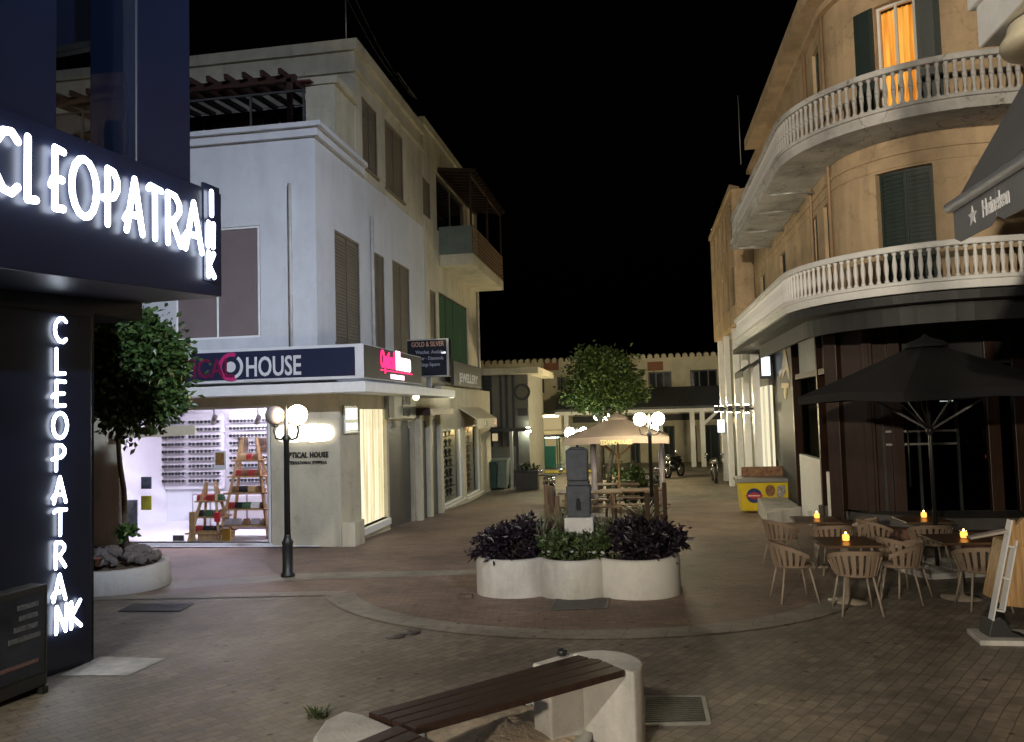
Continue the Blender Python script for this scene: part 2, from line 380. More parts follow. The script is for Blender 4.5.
def leaves(mb, c, rad, n, size, seed, clusters=40, flat=.35, fill=.75, shape=1.0):
    """leaf sized folded faces gathered in clumps inside an ellipsoid"""
    rd = random.Random(seed); c = Vector(c); cl = []
    for i in range(clusters):
        while True:
            p = Vector((rd.uniform(-1, 1), rd.uniform(-1, 1), rd.uniform(-1, 1)))
            if p.length < 1 and (p.length > .45 or rd.random() < .3): break
        cl.append((p * fill, rd.uniform(.2, .38)))
    for i in range(n):
        p0, s = cl[rd.randrange(clusters)]
        p = p0 + Vector((rd.gauss(0, s * .55), rd.gauss(0, s * .55), rd.gauss(0, s * .5)))
        q = c + Vector((p.x * rad[0], p.y * rad[1], p.z * rad[2]))
        d = (Vector((rd.gauss(0, 1), rd.gauss(0, 1), rd.gauss(-.2, .7))) + p).normalized(); sd = d.orthogonal().normalized()
        sd.rotate(Matrix.Rotation(rd.uniform(0, 2 * PI), 3, d)); nn = d.cross(sd); L = size * rd.uniform(.6, 1.3); W = L * flat
        mb.add([q, q + d * L * .5 + sd * W + nn * W * .35, q + d * L, q + d * L * .5 - sd * W + nn * W * .35], [(0, 1, 2), (0, 2, 3)])
    return mb
# ------------------------------------------------------------------ palette
M = {}
M['cool_wall'] = plaster('white_render', (.585, .59, .615), .1, .14, chips=.05)
M['warm_wall'] = plaster('cream_render', (.55, .505, .39), .2, .25, chips=.15)
M['right_wall'] = plaster('peach_render', (.52, .385, .245), .28, .3, chips=.22)
M['old_slab'] = plaster('worn_concrete_paint', (.54, .53, .52), .35, .35, chips=.5)
M['white_paint'] = mat('white_paint', (.75, .75, .74), .5, var=.06, scale=5, bump=.1)
M['white_conc'] = plaster('white_concrete', (.56, .54, .51), .3, .4, .8, .4, chips=.08)
M['far_wall'] = plaster('far_render', (.55, .5, .36), .22, .25)
M['blue_black'] = mat('blue_black_panel', (.004, .006, .016), .25, var=.2, scale=1.2, spec=.5)
M['blue_panel'] = mat('navy_panel', (.0045, .0075, .022), .38, var=.15, scale=1.2, spec=.5)
M['black_metal'] = mat('black_iron', (.016, .017, .018), .4, var=.3, scale=20, bump=.15, bscale=60)
M['dark_grey'] = mat('dark_grey_paint', (.05, .05, .05), .5, var=.2)
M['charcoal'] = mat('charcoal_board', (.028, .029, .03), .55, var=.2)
M['grey_metal'] = mat('grey_metal', (.35, .35, .34), .4, .6, var=.15)
M['galv'] = mat('grating_iron', (.11, .11, .11), .4, .8, var=.3, scale=18)
M['pit_dark'] = mat('drain_dark', (.01, .01, .01), .9)
M['blind'] = mat('brown_blind', (.17, .13, .13), .7, var=.08, scale=2)
M['shut_brown'] = louvre('brown_shutter', (.20, .17, .13), .07)
M['shut_green'] = louvre('green_shutter', (.018, .034, .03), .05)
M['roller'] = louvre('roller_shutter', (.075, .07, .06), .09, .45)
M['navy_sign'] = mat('navy_sign', (.02, .024, .055), .35, var=.1)
M['sign_white'] = mat('sign_white', (.62, .62, .64), .5, var=.05)
M['sign_magenta'] = mat('sign_magenta', (.16, .012, .05), .4, var=.1)
M['pipe'] = mat('downpipe', (.42, .4, .37), .5, var=.2)
M['wood_dark'] = planks('dark_wood', (.045, .022, .017), (1, 0, 0))
M['wood_z'] = planks('brown_wood', (.036, .018, .011), (0, 0, 1), .4)
M['wood_weather'] = planks('weathered_wood', (.16, .10, .06), (0, 0, 1), .7)
M['wood_pale'] = planks('pale_wood', (.42, .26, .12), (0, 0, 1), .5)
M['wood_x'] = planks('plank_wood', (.16, .105, .065), (1, 0, 0), .65)
M['glass'] = glassmat('clear_glass', (.95, .96, .96))
M['glass_dark'] = glassmat('tinted_glass', (.30, .31, .31), refl=1.4)
M['smoked'] = mat('dark_pane', (.012, .014, .016), .08, var=.2, spec=.6)
M['shop_white'] = mat('shop_white', (.78, .76, .8), .6, var=.03)
M['cabinet'] = mat('cabinet_grey', (.33, .3, .33), .5, var=.05)
M['cream'] = mat('cream_fabric', (.6, .54, .4), .8, var=.06, scale=12)
M['rock'] = mat('rockery_stone', (.17, .145, .135), .85, var=.45, scale=14, bump=.6, bscale=18)
M['soil'] = mat('soil', (.13, .09, .06), .95, var=.5, scale=9, bump=1, bscale=40)
M['sand'] = mat('sandy_soil', (.42, .33, .24), .95, var=.35, scale=5, bump=.9, bscale=30)
M['leaf'] = leafmat('citrus_leaf', (.02, .045, .012), (.08, .14, .035), .35)
M['leaf2'] = leafmat('tree_leaf', (.022, .045, .012), (.10, .14, .03), .5)
M['leaf_purple'] = leafmat('purple_leaf', (.006, .004, .008), (.026, .017, .028), .4)
M['leaf_green'] = leafmat('green_leaf', (.02, .04, .013), (.075, .10, .035), .5)
M['leaf_pale'] = leafmat('pale_leaf', (.07, .08, .05), (.2, .2, .13), .6)
M['leaf_rust'] = leafmat('rusty_grass', (.035, .02, .012), (.13, .085, .055), .6)
M['bark'] = mat('bark', (.10, .075, .055), .9, var=.4, scale=12, bump=.8, bscale=30)
M['taupe'] = mat('taupe_plastic', (.24, .175, .125), .5, var=.08)
M['leg_metal'] = mat('chair_leg', (.28, .23, .18), .55, .0, var=.1)
M['table_top'] = planks('table_wood', (.10, .06, .035), (1, 0, 0), .35)
M['canvas_black'] = mat('black_canvas', (.007, .007, .0075), .85, var=.2, bump=.15, bscale=200)
M['canvas_beige'] = mat('beige_canvas', (.36, .29, .24), .85, var=.08, scale=3)
M['canvas_grey'] = louvre('striped_grey_canvas', (.085, .085, .09), .05, .85)
M['valance_grey'] = mat('valance_canvas', (.13, .13, .135), .85, var=.1)
M['yellow'] = mat('yellow_freezer', (.62, .46, .02), .35, var=.08)
M['lid_grey'] = mat('grey_plastic', (.2, .2, .2), .45, var=.1)
M['choc'] = mat('chocolate_print', (.10, .035, .02), .4, var=.6, scale=9, c2=(.3, .16, .07))
M['logo_blue'] = mat('logo_blue', (.02, .03, .14), .4, var=.05)
M['logo_red'] = mat('logo_red', (.45, .03, .03), .4, var=.05)
M['stone_dark'] = mat('dark_stone', (.05, .054, .062), .8, var=.3, scale=6, bump=.5, bscale=25)
M['bin'] = mat('green_bin', (.012, .045, .035), .5, var=.2)
M['teal'] = mat('teal_paint', (.03, .22, .18), .5, var=.1)
M['tile_roof'] = mat('roof_tiles', (.09, .10, .11), .8, var=.3, scale=6, bump=.5, bscale=10)
M['rubber'] = mat('tyre_rubber', (.012, .012, .012), .7)
M['bike_paint'] = mat('dark_bike_paint', (.02, .02, .022), .25, var=.2)
M['chrome'] = mat('bright_metal', (.6, .6, .6), .2, .9, var=.05)
M['terracotta'] = mat('terracotta', (.22, .09, .05), .8)
M['red_brick'] = pavers('brick_step', (.20, .10, .07), (.14, .075, .055), (.05, .04, .035), .2, .07, 0, .7)
# light givers
E = dict(
 letters=emit('sign_letters', (.78, .86, 1), 10), globe=emit('lit_globe', (1, .84, .58), 75), globe_far=emit('lit_globe_white', (1, .86, .56), 105),
 shop=emit('shop_tube', (.86, .79, 1), 100), curtain=emit('lit_blind', (1, .88, .58), 1.6), oval=emit('lit_logo', (1, .93, .78), 3.2),
 pink=emit('neon_pink', (1, .03, .16), 2.2), neon=emit('neon_white', (1, .72, .85), 3.0), poster=emit('lit_poster', (.9, .95, 1), 1.6),
 orange=emit('lit_orange_room', (1, .36, .045), 1.0), jewel=emit('shop_warm', (1, .84, .5), 26), spot=emit('spot_lens', (1, .80, .45), 130),
 spotdn=emit('spot_lens_down', (1, .84, .5), 150), box=emit('light_box', (.85, .95, 1), 1.8), flame=emit('candle_glow', (1, .36, .06), 3.2), hot=emit('candle_flame', (1, .6, .18), 14),
 globe_fill=emit('fill_globe_warm', (1, .84, .5), 480),
 kiosk=emit('kiosk_lamp', (.92, 1, .8), 85), green=emit('green_lit_blind', (.2, .36, .15), .10), head=emit('headlamp_glint', (1, 1, .95), 1.0),
 redsign=emit('small_red_sign', (1, .12, .03), 1.2), far_lit=emit('far_shop_glow', (1, .78, .4), .45), flood=emit('flood_lens', (.96, .95, 1), 40), door_glow=emit('shop_door_glow', (1, .9, .6), 1.0))

# ------------------------------------------------------------------ ground
m_pav = pavers('grey_pavers', (.31, .27, .218), (.225, .2, .168), (.158, .138, .118), .2, .1, R(-59))
m_red = pavers('red_pavers', (.305, .212, .168), (.225, .165, .136), (.165, .125, .105), .2, .1, R(-8))
m_band = pavers('pale_band_slabs', (.34, .31, .265), (.30, .275, .24), (.17, .155, .14), .42, .42, R(10))
g = MB(); ys = [-60, -20, 0, 27, 60, 220]; xs = [-120, -10, 10, 120]
for i in range(len(ys) - 1):
    for j in range(3):
        a, b, c, d = xs[j], xs[j + 1], ys[i], ys[i + 1]
        g.quad((a, c, gz(c)), (b, c, gz(c)), (b, d, gz(d)), (a, d, gz(d)))
tag(g.build('ground', m_pav), kind='structure')
def sheet(name, poly, m, h, kind='structure'):
    mb = MB(); mb.quad(*[(x, y, gz(y) + h) for x, y in poly]); return tag(mb.build(name, m), kind=kind)
PC = Vector((-.9, 11.9))
def arc(r, a0, a1, n): return [(PC.x + r * math.cos(R(a0 + (a1 - a0) * i / n)), PC.y + r * math.sin(R(a0 + (a1 - a0) * i / n))) for i in range(n + 1)]
left_edge = [on_g(x, y).to_2d()[:] for x, y in ((315, 602), (95, 604))] if hasattr(Vector((0, 0, 0)), 'to_2d') else []
poly = arc(3.44, 208, 360, 30) + [(3.4, 12.4), (4.5, 12.9), (4.5, 26.5), (-6.1, 26.5), (-6.1, 15.2), (-13, 15.2), (-13, left_edge[1][1])]
sheet('red_paving', poly, m_red, .004)
# pale slab band round the planter
mb = MB(); A = arc(3.84, 206, 352, 36); B = arc(3.44, 206, 352, 36)
for i in range(36): mb.quad(*[(x, y, gz(y) + .008) for x, y in (B[i], A[i], A[i + 1], B[i + 1])])
tag(mb.build('paving_band', m_band), kind='structure')
y0 = left_edge[1][1]; mb = MB(); xL = A[0][0]
mb.quad(*[(x, y, gz(y) + .009) for x, y in ((-11, y0 - .34), (xL + .1, A[0][1] - .05), (xL + .25, A[0][1] + .28), (-11, y0 + .02))]); tag(mb.build('paving_strip', m_band), kind='structure')
p = [on_g(*q) for q in ((165, 590), (300, 580), (480, 575), (482, 570), (300, 573.5), (165, 583))]
mb = MB(); mb.quad(*[(q.x, q.y, gz(q.y) + .0075) for q in p]); tag(mb.build('paving_strip', m_band), kind='structure')
p = [on_g(*q) for q in ((60, 676), (128, 676), (166, 659), (100, 657))]
mb = MB(); mb.quad(*[(q.x, q.y, gz(q.y) + .006) for q in p]); tag(mb.build('concrete_patch', mat('patch_concrete', (.42, .41, .39), .8, var=.3, scale=4, bump=.3)), kind='structure')
p = [on_g(*q) for q in ((180, 672), (420, 664), (700, 668), (640, 640), (520, 637), (330, 640))]
def drain(px, label, bars, name='drain_grate', frame=True, m=None):
    q = [on_g(*t) for t in px]; c = sum(q, Vector()) / 4
    t = thing(name, label, 'drain grate', (c.x, c.y, gz(c.y)))
    mb = MB(); mb.quad(*[(v.x, v.y, gz(v.y) + .005) for v in q]); mb.build('pit', M['pit_dark'], t)
    mb = MB()
    for i in range(bars):
        a = q[0].lerp(q[3], (i + .5) / bars); b = q[1].lerp(q[2], (i + .5) / bars)
        mb.bar((a.x, a.y, gz(a.y) + .008), (b.x, b.y, gz(b.y) + .008), (q[0] - q[3]).length / bars * .5, .012)
    mb.build('grating', m or M['galv'], t)
    if frame:
        mb = MB()
        for i in range(4): a, b = q[i], q[(i + 1) % 4]; mb.bar((a.x, a.y, gz(a.y) + .007), (b.x, b.y, gz(b.y) + .007), .03, .016)
        mb.build('rim', M['grey_metal'] if frame == 2 else M['galv'], t)
drain(((549, 611), (606, 609), (609, 599), (556, 600)), 'dark iron drain grate in the red paving in front of the white planter', 10)
drain(((643, 726), (709, 724), (703, 698), (644, 698)), 'square metal drain grate beside the end of the wooden bench', 14, frame=2)
drain(((118, 612), (180, 612), (194, 604), (134, 604)), 'dark drain grate in the paving below the round tree planter', 8, frame=False, m=M['dark_grey'])
for cx, cy in ((395, 637), (411, 633)):
    c = on_g(cx, cy); mb = MB(); mb.lathe([(.01, 0), (.10, .004), (.11, 0)], (0, 0, 0), 14)
    o = single(mb, 'water_cover', M['galv'], 'small round iron cover in the pale slab band, ' + ('the nearer of two' if cx == 395 else 'the farther of two'), 'cover', (c.x, c.y, gz(c.y) + .009))

# ------------------------------------------------------------------ white corner building with the optician
XU, YF, XG = -6.52, 15.13, -6.07
Y2, Y3, ZP2, ZR = 23.4, 17.55, 8.14, 11.1
UF, UG = 16 + XU, 16 + XG
YX = lambda px: on_x(px, 450, XG).y
PA = Path([(-16, YF), (XU, YF), (XU, Y2)])
PG = Path([(-16, YF), (XG, YF), (XG, Y2)])
P3 = Path([(-16, Y3), (XU, Y3), (XU, Y2)])
def hy(px0, py0, px1, py1, Y=YF, X0=-16):     # a hole in a wall that faces the camera
    a = on_y(px0, py0, Y); b = on_y(px1, py1, Y); return (a.x - X0, b.x - X0, b.z, a.z)
def hx(px0, px1, pyt, pyb, X, u0, Y0):         # a hole in a wall along the street
    pm = (px0 + px1) / 2; a = on_x(px0, 400, X).y; b = on_x(px1, 400, X).y
    return (u0 + a - Y0, u0 + b - Y0, on_x(pm, pyb, X).z, on_x(pm, pyt, X).z)
cb = thing('corner_building', 'white three storey corner building with an optician\'s shop on the ground floor', 'building', (-9, 17, -.6))
w2 = [hy(176, 231, 261, 337)]
s2 = [hx(337, 362, 238, 345, XU, UF, YF), hx(376, 387, 256, 345, XU, UF, YF), hx(395, 412, 266, 345, XU, UF, YF)]
s2 = [(a, b, s2[0][2] if s2[0][2] > 3.1 else 3.2, d) for a, b, c, d in s2]
shop = hy(119, 410, 272, 543); shop = (shop[0], shop[1], shop[2], shop[3])
pwall(MB(), PA, 0, PA.u[-1], 2.5, ZP2 - .27, .25, w2 + s2).build('upper_wall', M['cool_wall'], cb)
gh = [shop, hx(359.5, 386, 409, 524, XG, UG, YF)]
lit_h = gh[1]
pwall(MB(), PG, 0, lit_h[1] + .15, -1.4, 2.62, .22, gh).build('shop_wall', M['warm_wall'], cb)
# cornice round the terrace, third storey set back
mb = MB(); pbox(mb, PA, 0, UF + Y3 + .4 - YF, ZP2 - .27, ZP2 - .1, -.3, .1); pbox(mb, PA, 0, UF + Y3 + .4 - YF, ZP2 - .1, ZP2, -.3, .2); mb.build('cornice', M['cool_wall'], cb)
s3 = [hx(367, 382, 110, 176, XU, UF, Y3), hx(390, 408, 134, 199, XU, UF, Y3)]
f3 = [hy(193, 92, 215, 126, Y3), hy(262, 92, 300, 126, Y3)]
f3 = [(a, b, ZP2 - .1, ZP2 + 1.5) for a, b, c, d in f3]
pwall(MB(), P3, 0, P3.u[-1], ZP2 - .26, ZR - .27, .22, s3 + f3).build('third_floor_wall', M['warm_wall'], cb)
mb = MB(); pbox(mb, P3, 0, P3.u[-1], ZR - .27, ZR, -.4, .1); pbox(mb, P3, 0, P3.u[-1], ZR - .8, ZR - .7, -.05, .08); mb.build('roof_edge', M['warm_wall'], cb)
MB().box(-16, XU - .25, Y3 + .1, Y2, ZR - .26, ZR - .16).build('roof', M['dark_grey'], cb)
MB().box(-16, XU - .3, YF + .2, Y3, ZP2 - .4, ZP2 - .28).build('terrace_floor', M['warm_wall'], cb)
mb = MB(); mb.box(XU - .7, XU - .02, 16.3, Y3, ZP2, 9.5); mb.box(XU - .75, XU + .08, 16.24, Y3, 9.5, 9.66); mb.build('chimney_block', M['warm_wall'], cb)
for h in f3: window(cb, P3, h, M['white_paint'], M['smoked'])
for h in w2: window(cb, PA, h, M['white_paint'], M['blind'], 'blind', fw=.045, off=-.06)
for h in s2: window(cb, PA, h, M['shut_brown'], M['shut_brown'], 'shutter', fw=.05, off=-.05, name='window_shutters', sill=True)
for h in s3: window(cb, P3, h, M['shut_brown'], M['shut_brown'], 'shutter', fw=.05, off=-.05, name='window_shutters', sill=True)
# downpipes
for x, z1 in ((on_y(291, 200, YF).x, 6.4),):
    MB().tube([(x, YF - .06, 2.9), (x, YF - .06, z1 + .5)], .04).build('downpipe', M['pipe'], cb)
y = on_x(371, 300, XU).y; MB().tube([(XU + .06, y, 2.9), (XU + .06, y, 7.0)], .045).build('downpipe', M['pipe'], cb)
# terrace pergola and parapet glass
pg = MB()
for x in (-11.6, -9.6, -7.15): pg.bar((x, YF + .2, ZP2), (x, YF + .2, 9.25), .1, .1)
pg.bar((-13, YF + .2, 9.25), (-7.0, YF + .2, 9.25), .1, .16); pg.bar((-13, Y3 - .1, 9.45), (-7.0, Y3 - .1, 9.45), .1, .14)
for i in range(15): x = -13 + i * .41; pg.bar((x, YF - .05, 9.33), (x, Y3 - .05, 9.56), .07, .12)
pg.build('pergola', M['wood_dark'], cb)
MB().quad((-13, YF + .9, 9.52), (-7.0, YF + .9, 9.52), (-7.0, YF + 1.5, 9.58), (-13, YF + 1.5, 9.58)).build('pergola_roof', mat('red_awning', (.12, .04, .035), .8), cb, solid=.03)
mb = MB()
for x in (-12, -10, -8, -6.8): mb.bar((x, YF + .12, ZP2), (x, YF + .12, ZP2 + .8), .04, .04)
mb.bar((-13, YF + .12, ZP2 + .8), (-6.8, YF + .12, ZP2 + .8), .04, .04); mb.build('terrace_railing', M['dark_grey'], cb)
MB().box(-13, -6.8, YF + .115, YF + .13, ZP2 + .02, ZP2 + .78).build('railing_glass', glassmat('railing_glass', (.62, .62, .66)), cb)
# roof railing and mast at the back corner
mb = MB()
for y in (21.3, 22.3, 23.3): mb.bar((XU - .1, y, ZR), (XU - .1, y, ZR + .85), .03, .03)
for z in (.3, .58, .85): mb.bar((XU - .1, 21.3, ZR + z), (XU - .1, 23.3, ZR + z), .022, .022); mb.build('roof_railing', M['grey_metal'], cb)
mb = MB(); mb.tube([(XU - .35, Y3 + .4, ZR - .1), (XU - .35, Y3 + .4, ZR + 1.9)], .018); mb.build('mast', M['grey_metal'], cb)
for k in range(2):
    a_, b__ = Vector((XU - .35, Y3 + .4, ZR + 1.85 - k * .5)), Vector((XU - .1, 23.2, ZR + .8)); MB().tube([a_.lerp(b__, i / 8) - Vector((0, 0, .35 * math.sin(PI * i / 8))) for i in range(9)], .008, 5).build('cable', M['dark_grey'], cb)
# street canopy slab and fascia over the shop
YC = 14.4; XC = on_y(365, 386, YC).x; zc0 = on_y(366, 391.5, YC).z; zc1 = on_y(366, 381, YC).z
mb = MB(); mb.box(-16, XC, YC, YF + .1, zc0, zc1); mb.box(XC - 1.5, XC, YF + .1, on_x(455, 388, XC).y, zc0, zc1); mb.build('canopy_slab', M['white_paint'], cb, bev=.012)

# optician's fascia board: a sign of its own
YS = YC + .12; XS = on_y(363.5, 360, YS).x
zs0 = on_y(358, 378.5, YS).z + .004; zs1 = on_y(358, 343.5, YS).z
sg = thing('shop_sign', 'long navy and white optician\'s fascia sign reading OPTICAL HOUSE above the lit shop window', 'sign', (-7, YS, zc1))
mb = MB(); mb.box(-10.5, XS - .001, YS, YS + .25, zs0, zs1); y1 = on_x(421, 360, XS).y; mb.box(XS - .25, XS, YS + .25, y1, zs0, zs1); mb.build('casing', M['sign_white'], sg, bev=.01)
MB().box(-10.4, on_y(355, 360, YS).x, YS - .012, YS - .002, zs0 + .06, zs1 - .06).build('front_panel', M['navy_sign'], sg)
MB().box(XS + .002, XS + .012, YS + .02, y1 - .02, zs0 + .02, zs1 - .02).build('side_panel', M['charcoal'], sg)
xp = lambda x: on_y(x, 366, YS).x
zb = on_y(270, 375.5, YS).z; zt = on_y(270, 355.5, YS).z; hh = zt - zb
wH = xp(302) - xp(245)
text('lettering', 'HOUSE', M['sign_white'], sg, (xp(273.5), YS - .013, zb), (1, 0, 0), (0, 0, 1), hh / .73, .006, .008, xs=wH / (3.28 * hh / .73) * 1.0)
text('lettering', 'OPTICAL', M['sign_magenta'], sg, (xp(194), YS - .013, zb), (1, 0, 0), (0, 0, 1), hh / .73, .006, .006, xs=.78)
MB().box(xp(245), xp(303), YS - .024, YS - .013, zb - .09, zb - .06).build('underline', M['sign_white'], sg)
cx, cz = xp(232), (zb + zt) / 2
def ringseg(mb, c, r, w, a0, a1, n=20, dy=.01, up=Vector((0, 0, 1)), rt=Vector((1, 0, 0))):
    nn = rt.cross(up)
    for i in range(n):
        t0 = R(a0 + (a1 - a0) * i / n); t1 = R(a0 + (a1 - a0) * (i + 1) / n)
        P = lambda t, rr: Vector(c) + rt * (rr * math.cos(t)) + up * (rr * math.sin(t))
        mb.prism([P(t0, r - w), P(t1, r - w), P(t1, r), P(t0, r)], nn * dy)
    return mb
ringseg(MB(), (cx, YS - .013, cz), hh * .72, .075, 70, 290).build('emblem_ring', mat('sign_pink', (.5, .03, .16), .4), sg)
ringseg(MB(), (cx, YS - .013, cz), hh * .62, .06, -70, 55).build('emblem_arc', M['sign_white'], sg); ringseg(MB(), (cx - .02, YS - .013, cz), hh * .27, hh * .26, 0, 360).build('emblem_centre', M['sign_white'], sg)
# neon logo on the street side
yp = lambda x: on_x(x, 360, XS).y
za = on_x(394, 369, XS).z; zt2 = on_x(394, 351, XS).z
text('neon_lettering', 'Optical', E['pink'], sg, (XS + .013, yp(379.5), za), (0, 1, 0), (0, 0, 1), (zt2 - za) / .78, .01, .012, 'LEFT', xs=.62)
text('neon_lettering', 'House', E['neon'], sg, (XS + .013, yp(395), za), (0, 1, 0), (0, 0, 1), (zt2 - za) / .70, .01, .02, 'LEFT', xs=.72)
MB().box(XS + .013, XS + .03, yp(379.5), yp(411), za - .075, za - .05).build('neon_line', E['pink'], sg)
text('neon_lettering', 'EYEWEAR CENTRE', E['neon'], sg, (XS + .013, (yp(380) + yp(411)) / 2, za - .22), (0, 1, 0), (0, 0, 1), .13, .008, .004, xs=.86)

# lit logo and small letters on the pillar
YW = YF - .01
lg = thing('wall_logo', 'overexposed backlit shop logo on the pale pillar above small dark letters', 'sign', on_y(306, 433, YW))
x0, x1 = on_y(276, 433, YW).x, on_y(337, 433, YW).x; zc = on_y(306, 433, YW).z; rr = .19; mb = MB()
rd = random.Random(3); xx = x0 + rr
while xx < x1 - rr + .01:
    k = rr * (.94 + .06 * math.sin(xx * 23) * math.cos(xx * 9)); mb.prism([(xx + k * math.cos(a * PI / 9), YW - .06, zc + k * math.sin(a * PI / 9)) for a in range(18)], (0, .03, 0)); xx += .04
mb.build('logo', E['oval'], lg)
xt = (on_y(278, 460, YW).x + on_y(335, 460, YW).x) / 2
text('lettering', 'OPTICAL HOUSE', M['black_metal'], lg, (xt, YW - .001, on_y(306, 457.5, YW).z), (1, 0, 0), (0, 0, 1), .155, .008, .006, space=1.12, xs=.75)
text('lettering', 'INTERNATIONAL EYEWEAR', M['black_metal'], lg, (xt, YW - .001, on_y(306, 464, YW).z), (1, 0, 0), (0, 0, 1), .085, .006, .003, space=1.2, xs=.72)
# lit poster frame on the street side pillar
a = on_x(342.5, 434, XG); b = on_x(355.5, 405.5, XG)
pf = thing('lit_poster', 'small framed lit poster on the corner pillar beside the bright side window', 'poster', (XG, (a.y + b.y) / 2, a.z))
mb = MB(); ya, yb = max(a.y, YF + .03), b.y
mb.box(XG + .003, XG + .05, ya, yb, a.z, b.z); mb.build('frame', M['grey_metal'], pf, bev=.01)
zm = a.z + (b.z - a.z) * .42
MB().box(XG + .052, XG + .06, ya + .06, yb - .06, zm + .05, b.z - .06).build('picture', E['poster'], pf)
MB().box(XG + .052, XG + .06, ya + .06, yb - .06, a.z + .07, zm - .03).build('picture', E['poster'], pf)

# shop front glazing
w = MB(); pbox(w, PG, shop[0], shop[1], shop[2] - .16, shop[2], -.2, .05); pbox(w, PG, shop[0], shop[0] + .05, shop[2], shop[3], -.12, -.04); pbox(w, PG, shop[1] - .05, shop[1], shop[2], shop[3], -.12, -.04)
pbox(w, PG, shop[0] + .05, shop[1] - .05, shop[3] - .05, shop[3], -.12, -.04); ud = 0 + on_y(213, 470, YF).x + 16
w = w.build('shop_window', M['white_paint'], cb)
pbox(MB(), PG, shop[0] + .05, shop[1] - .05, shop[2], shop[3] - .05, -.085, -.078).build('pane', M['glass'], w)
w = MB(); h = lit_h; pbox(w, PG, h[0], h[1], h[2] - .14, h[2], -.2, .1); w = w.build('side_shop_window', M['white_paint'], cb)
pbox(MB(), PG, h[0], h[1], h[2], h[3], -.085, -.078).build('pane', M['glass'], w)
cu = MB(); n = 40
for i in range(n):
    ua = h[0] + (h[1] - h[0]) * i / n; ub = h[0] + (h[1] - h[0]) * (i + 1) / n; oa = -.14 + .015 * math.sin(i * 1.3); ob = -.14 + .015 * math.sin((i + 1) * 1.3)
    cu.quad(PG.at(ua, oa, h[2]), PG.at(ub, ob, h[2]), PG.at(ub, ob, h[3]), PG.at(ua, oa, h[3]))
mlb, t, b = nt('lit_blind'); b.inputs['Base Color'].default_value = (.5, .45, .3, 1)  # light from behind and fold shading are put into the blind's own glow
tc = N(t, 'ShaderNodeTexCoord'); mp = N(t, 'ShaderNodeMapping'); mp.inputs['Scale'].default_value = (3, 7, .25); no = N(t, 'ShaderNodeTexNoise', Scale=1.2, Detail=3); ra = N(t, 'ShaderNodeValToRGB')
ra.color_ramp.elements[0].position = .38; ra.color_ramp.elements[1].position = .62; ra.color_ramp.elements[0].color = (.55, .44, .22, 1); ra.color_ramp.elements[1].color = (1, .92, .68, 1)
t.links.new(tc.outputs['Object'], mp.inputs[0]); t.links.new(mp.outputs[0], no.inputs[0]); t.links.new(no.outputs['Fac'], ra.inputs[0]); t.links.new(ra.outputs[0], b.inputs['Emission Color']); b.inputs['Emission Strength'].default_value = 1.5
cu.build('lit_blind', mlb, w)
a = on_x(349, 500, XG); MB().box(XG, XG + .28, YF + .02, YF + .6, -1, -.12).build('plinth', M['warm_wall'], cb, bev=.02)

# interior of the shop
rx0, rx1, ry0, ry1, rz0, rz1 = -12.4, -6.5, YF - .2 + .0, 18.9, shop[2] - .05, 2.5
mb = MB()
mb.quad((rx0, ry1, rz0), (rx1, ry1, rz0), (rx1, ry1, rz1), (rx0, ry1, rz1)); mb.quad((rx0, YF, rz0), (rx0, ry1, rz0), (rx0, ry1, rz1), (rx0, YF, rz1))
mb.quad((rx1, YF - .0, rz0), (rx1, ry1, rz0), (rx1, ry1, rz1), (rx1, YF, rz1)); mb.quad((rx0, YF - .15, rz1), (rx1, YF - .15, rz1), (rx1, ry1, rz1), (rx0, ry1, rz1))
mb.quad((rx0, YF - .15, rz0), (rx1, YF - .15, rz0), (rx1, ry1, rz0), (rx0, ry1, rz0))
mb.build('shop_room', M['shop_white'], cb)
for i, (x, yy) in enumerate(((-10.2, 16.6), (-7.8, 16.6), (-9.2, 18.0))):
    single(MB().box(-.75, .75, -.09, .09, -.05, 0), 'ceiling_lamp', E['shop'], ('left', 'right', 'rear')[i] + ' strip lamp on the ceiling of the optician\'s shop', 'lamp', (x, yy, rz1 - .01), 'shop strip lamps')
# display panels with rows of spectacles
gl = MB()
for s in (-1, 1): gl.prism([(s * .038 + .034 * math.cos(a * PI / 5), 0, .024 * math.sin(a * PI / 5)) for a in range(10)], (0, -.012, 0))
gl.box(-.012, .012, -.012, 0, .002, .012)
for s in (-1, 1): gl.bar((s * .07, 0, .01), (s * .072, .06, .01), .006, .01)
proto = None
bay = 0
px_ = lambda p: on_y(p, 470, 18.7).x
for (pa, pb, pz) in ((px_(152), px_(184), 0), (px_(189), px_(219), 0), (px_(230), px_(272), 0)):
    dp = thing('display_panel', ('left', 'middle', 'right')[bay] + ' white wall panel of spectacles at the back of the optician\'s shop', 'display panel', ((pa + pb) / 2, 18.75, .2)); bay += 1
    MB().box(pa - .08, pb + .08, 18.8, 18.88, .25, 2.2).build('board', M['shop_white'], dp, bev=.01)
    mb = MB()
    for r in range(9): mb.box(pa, pb, 18.72, 18.8, .42 + r * .19, .43 + r * .19)
    mb.build('shelf', M['sign_white'], dp)
    k = int((pb - pa) / .215) + 1
    for r in range(9):
        for c in range(k):
            x = pa + .08 + c * (pb - pa - .16) / (k - 1); z = .475 + r * .19
            if proto is None:
                proto = single(gl, 'eyeglasses', M['black_metal'], 'dark spectacles on a thin shelf of the white wall panels inside the optician\'s shop', 'eyeglasses', (x, 18.7, z), 'spectacles in rows on the wall panels'); proto.scale = (1.35, 1, 1.7)
            else:
                o = proto.copy(); col.objects.link(o); o.location = (x, 18.7, z)
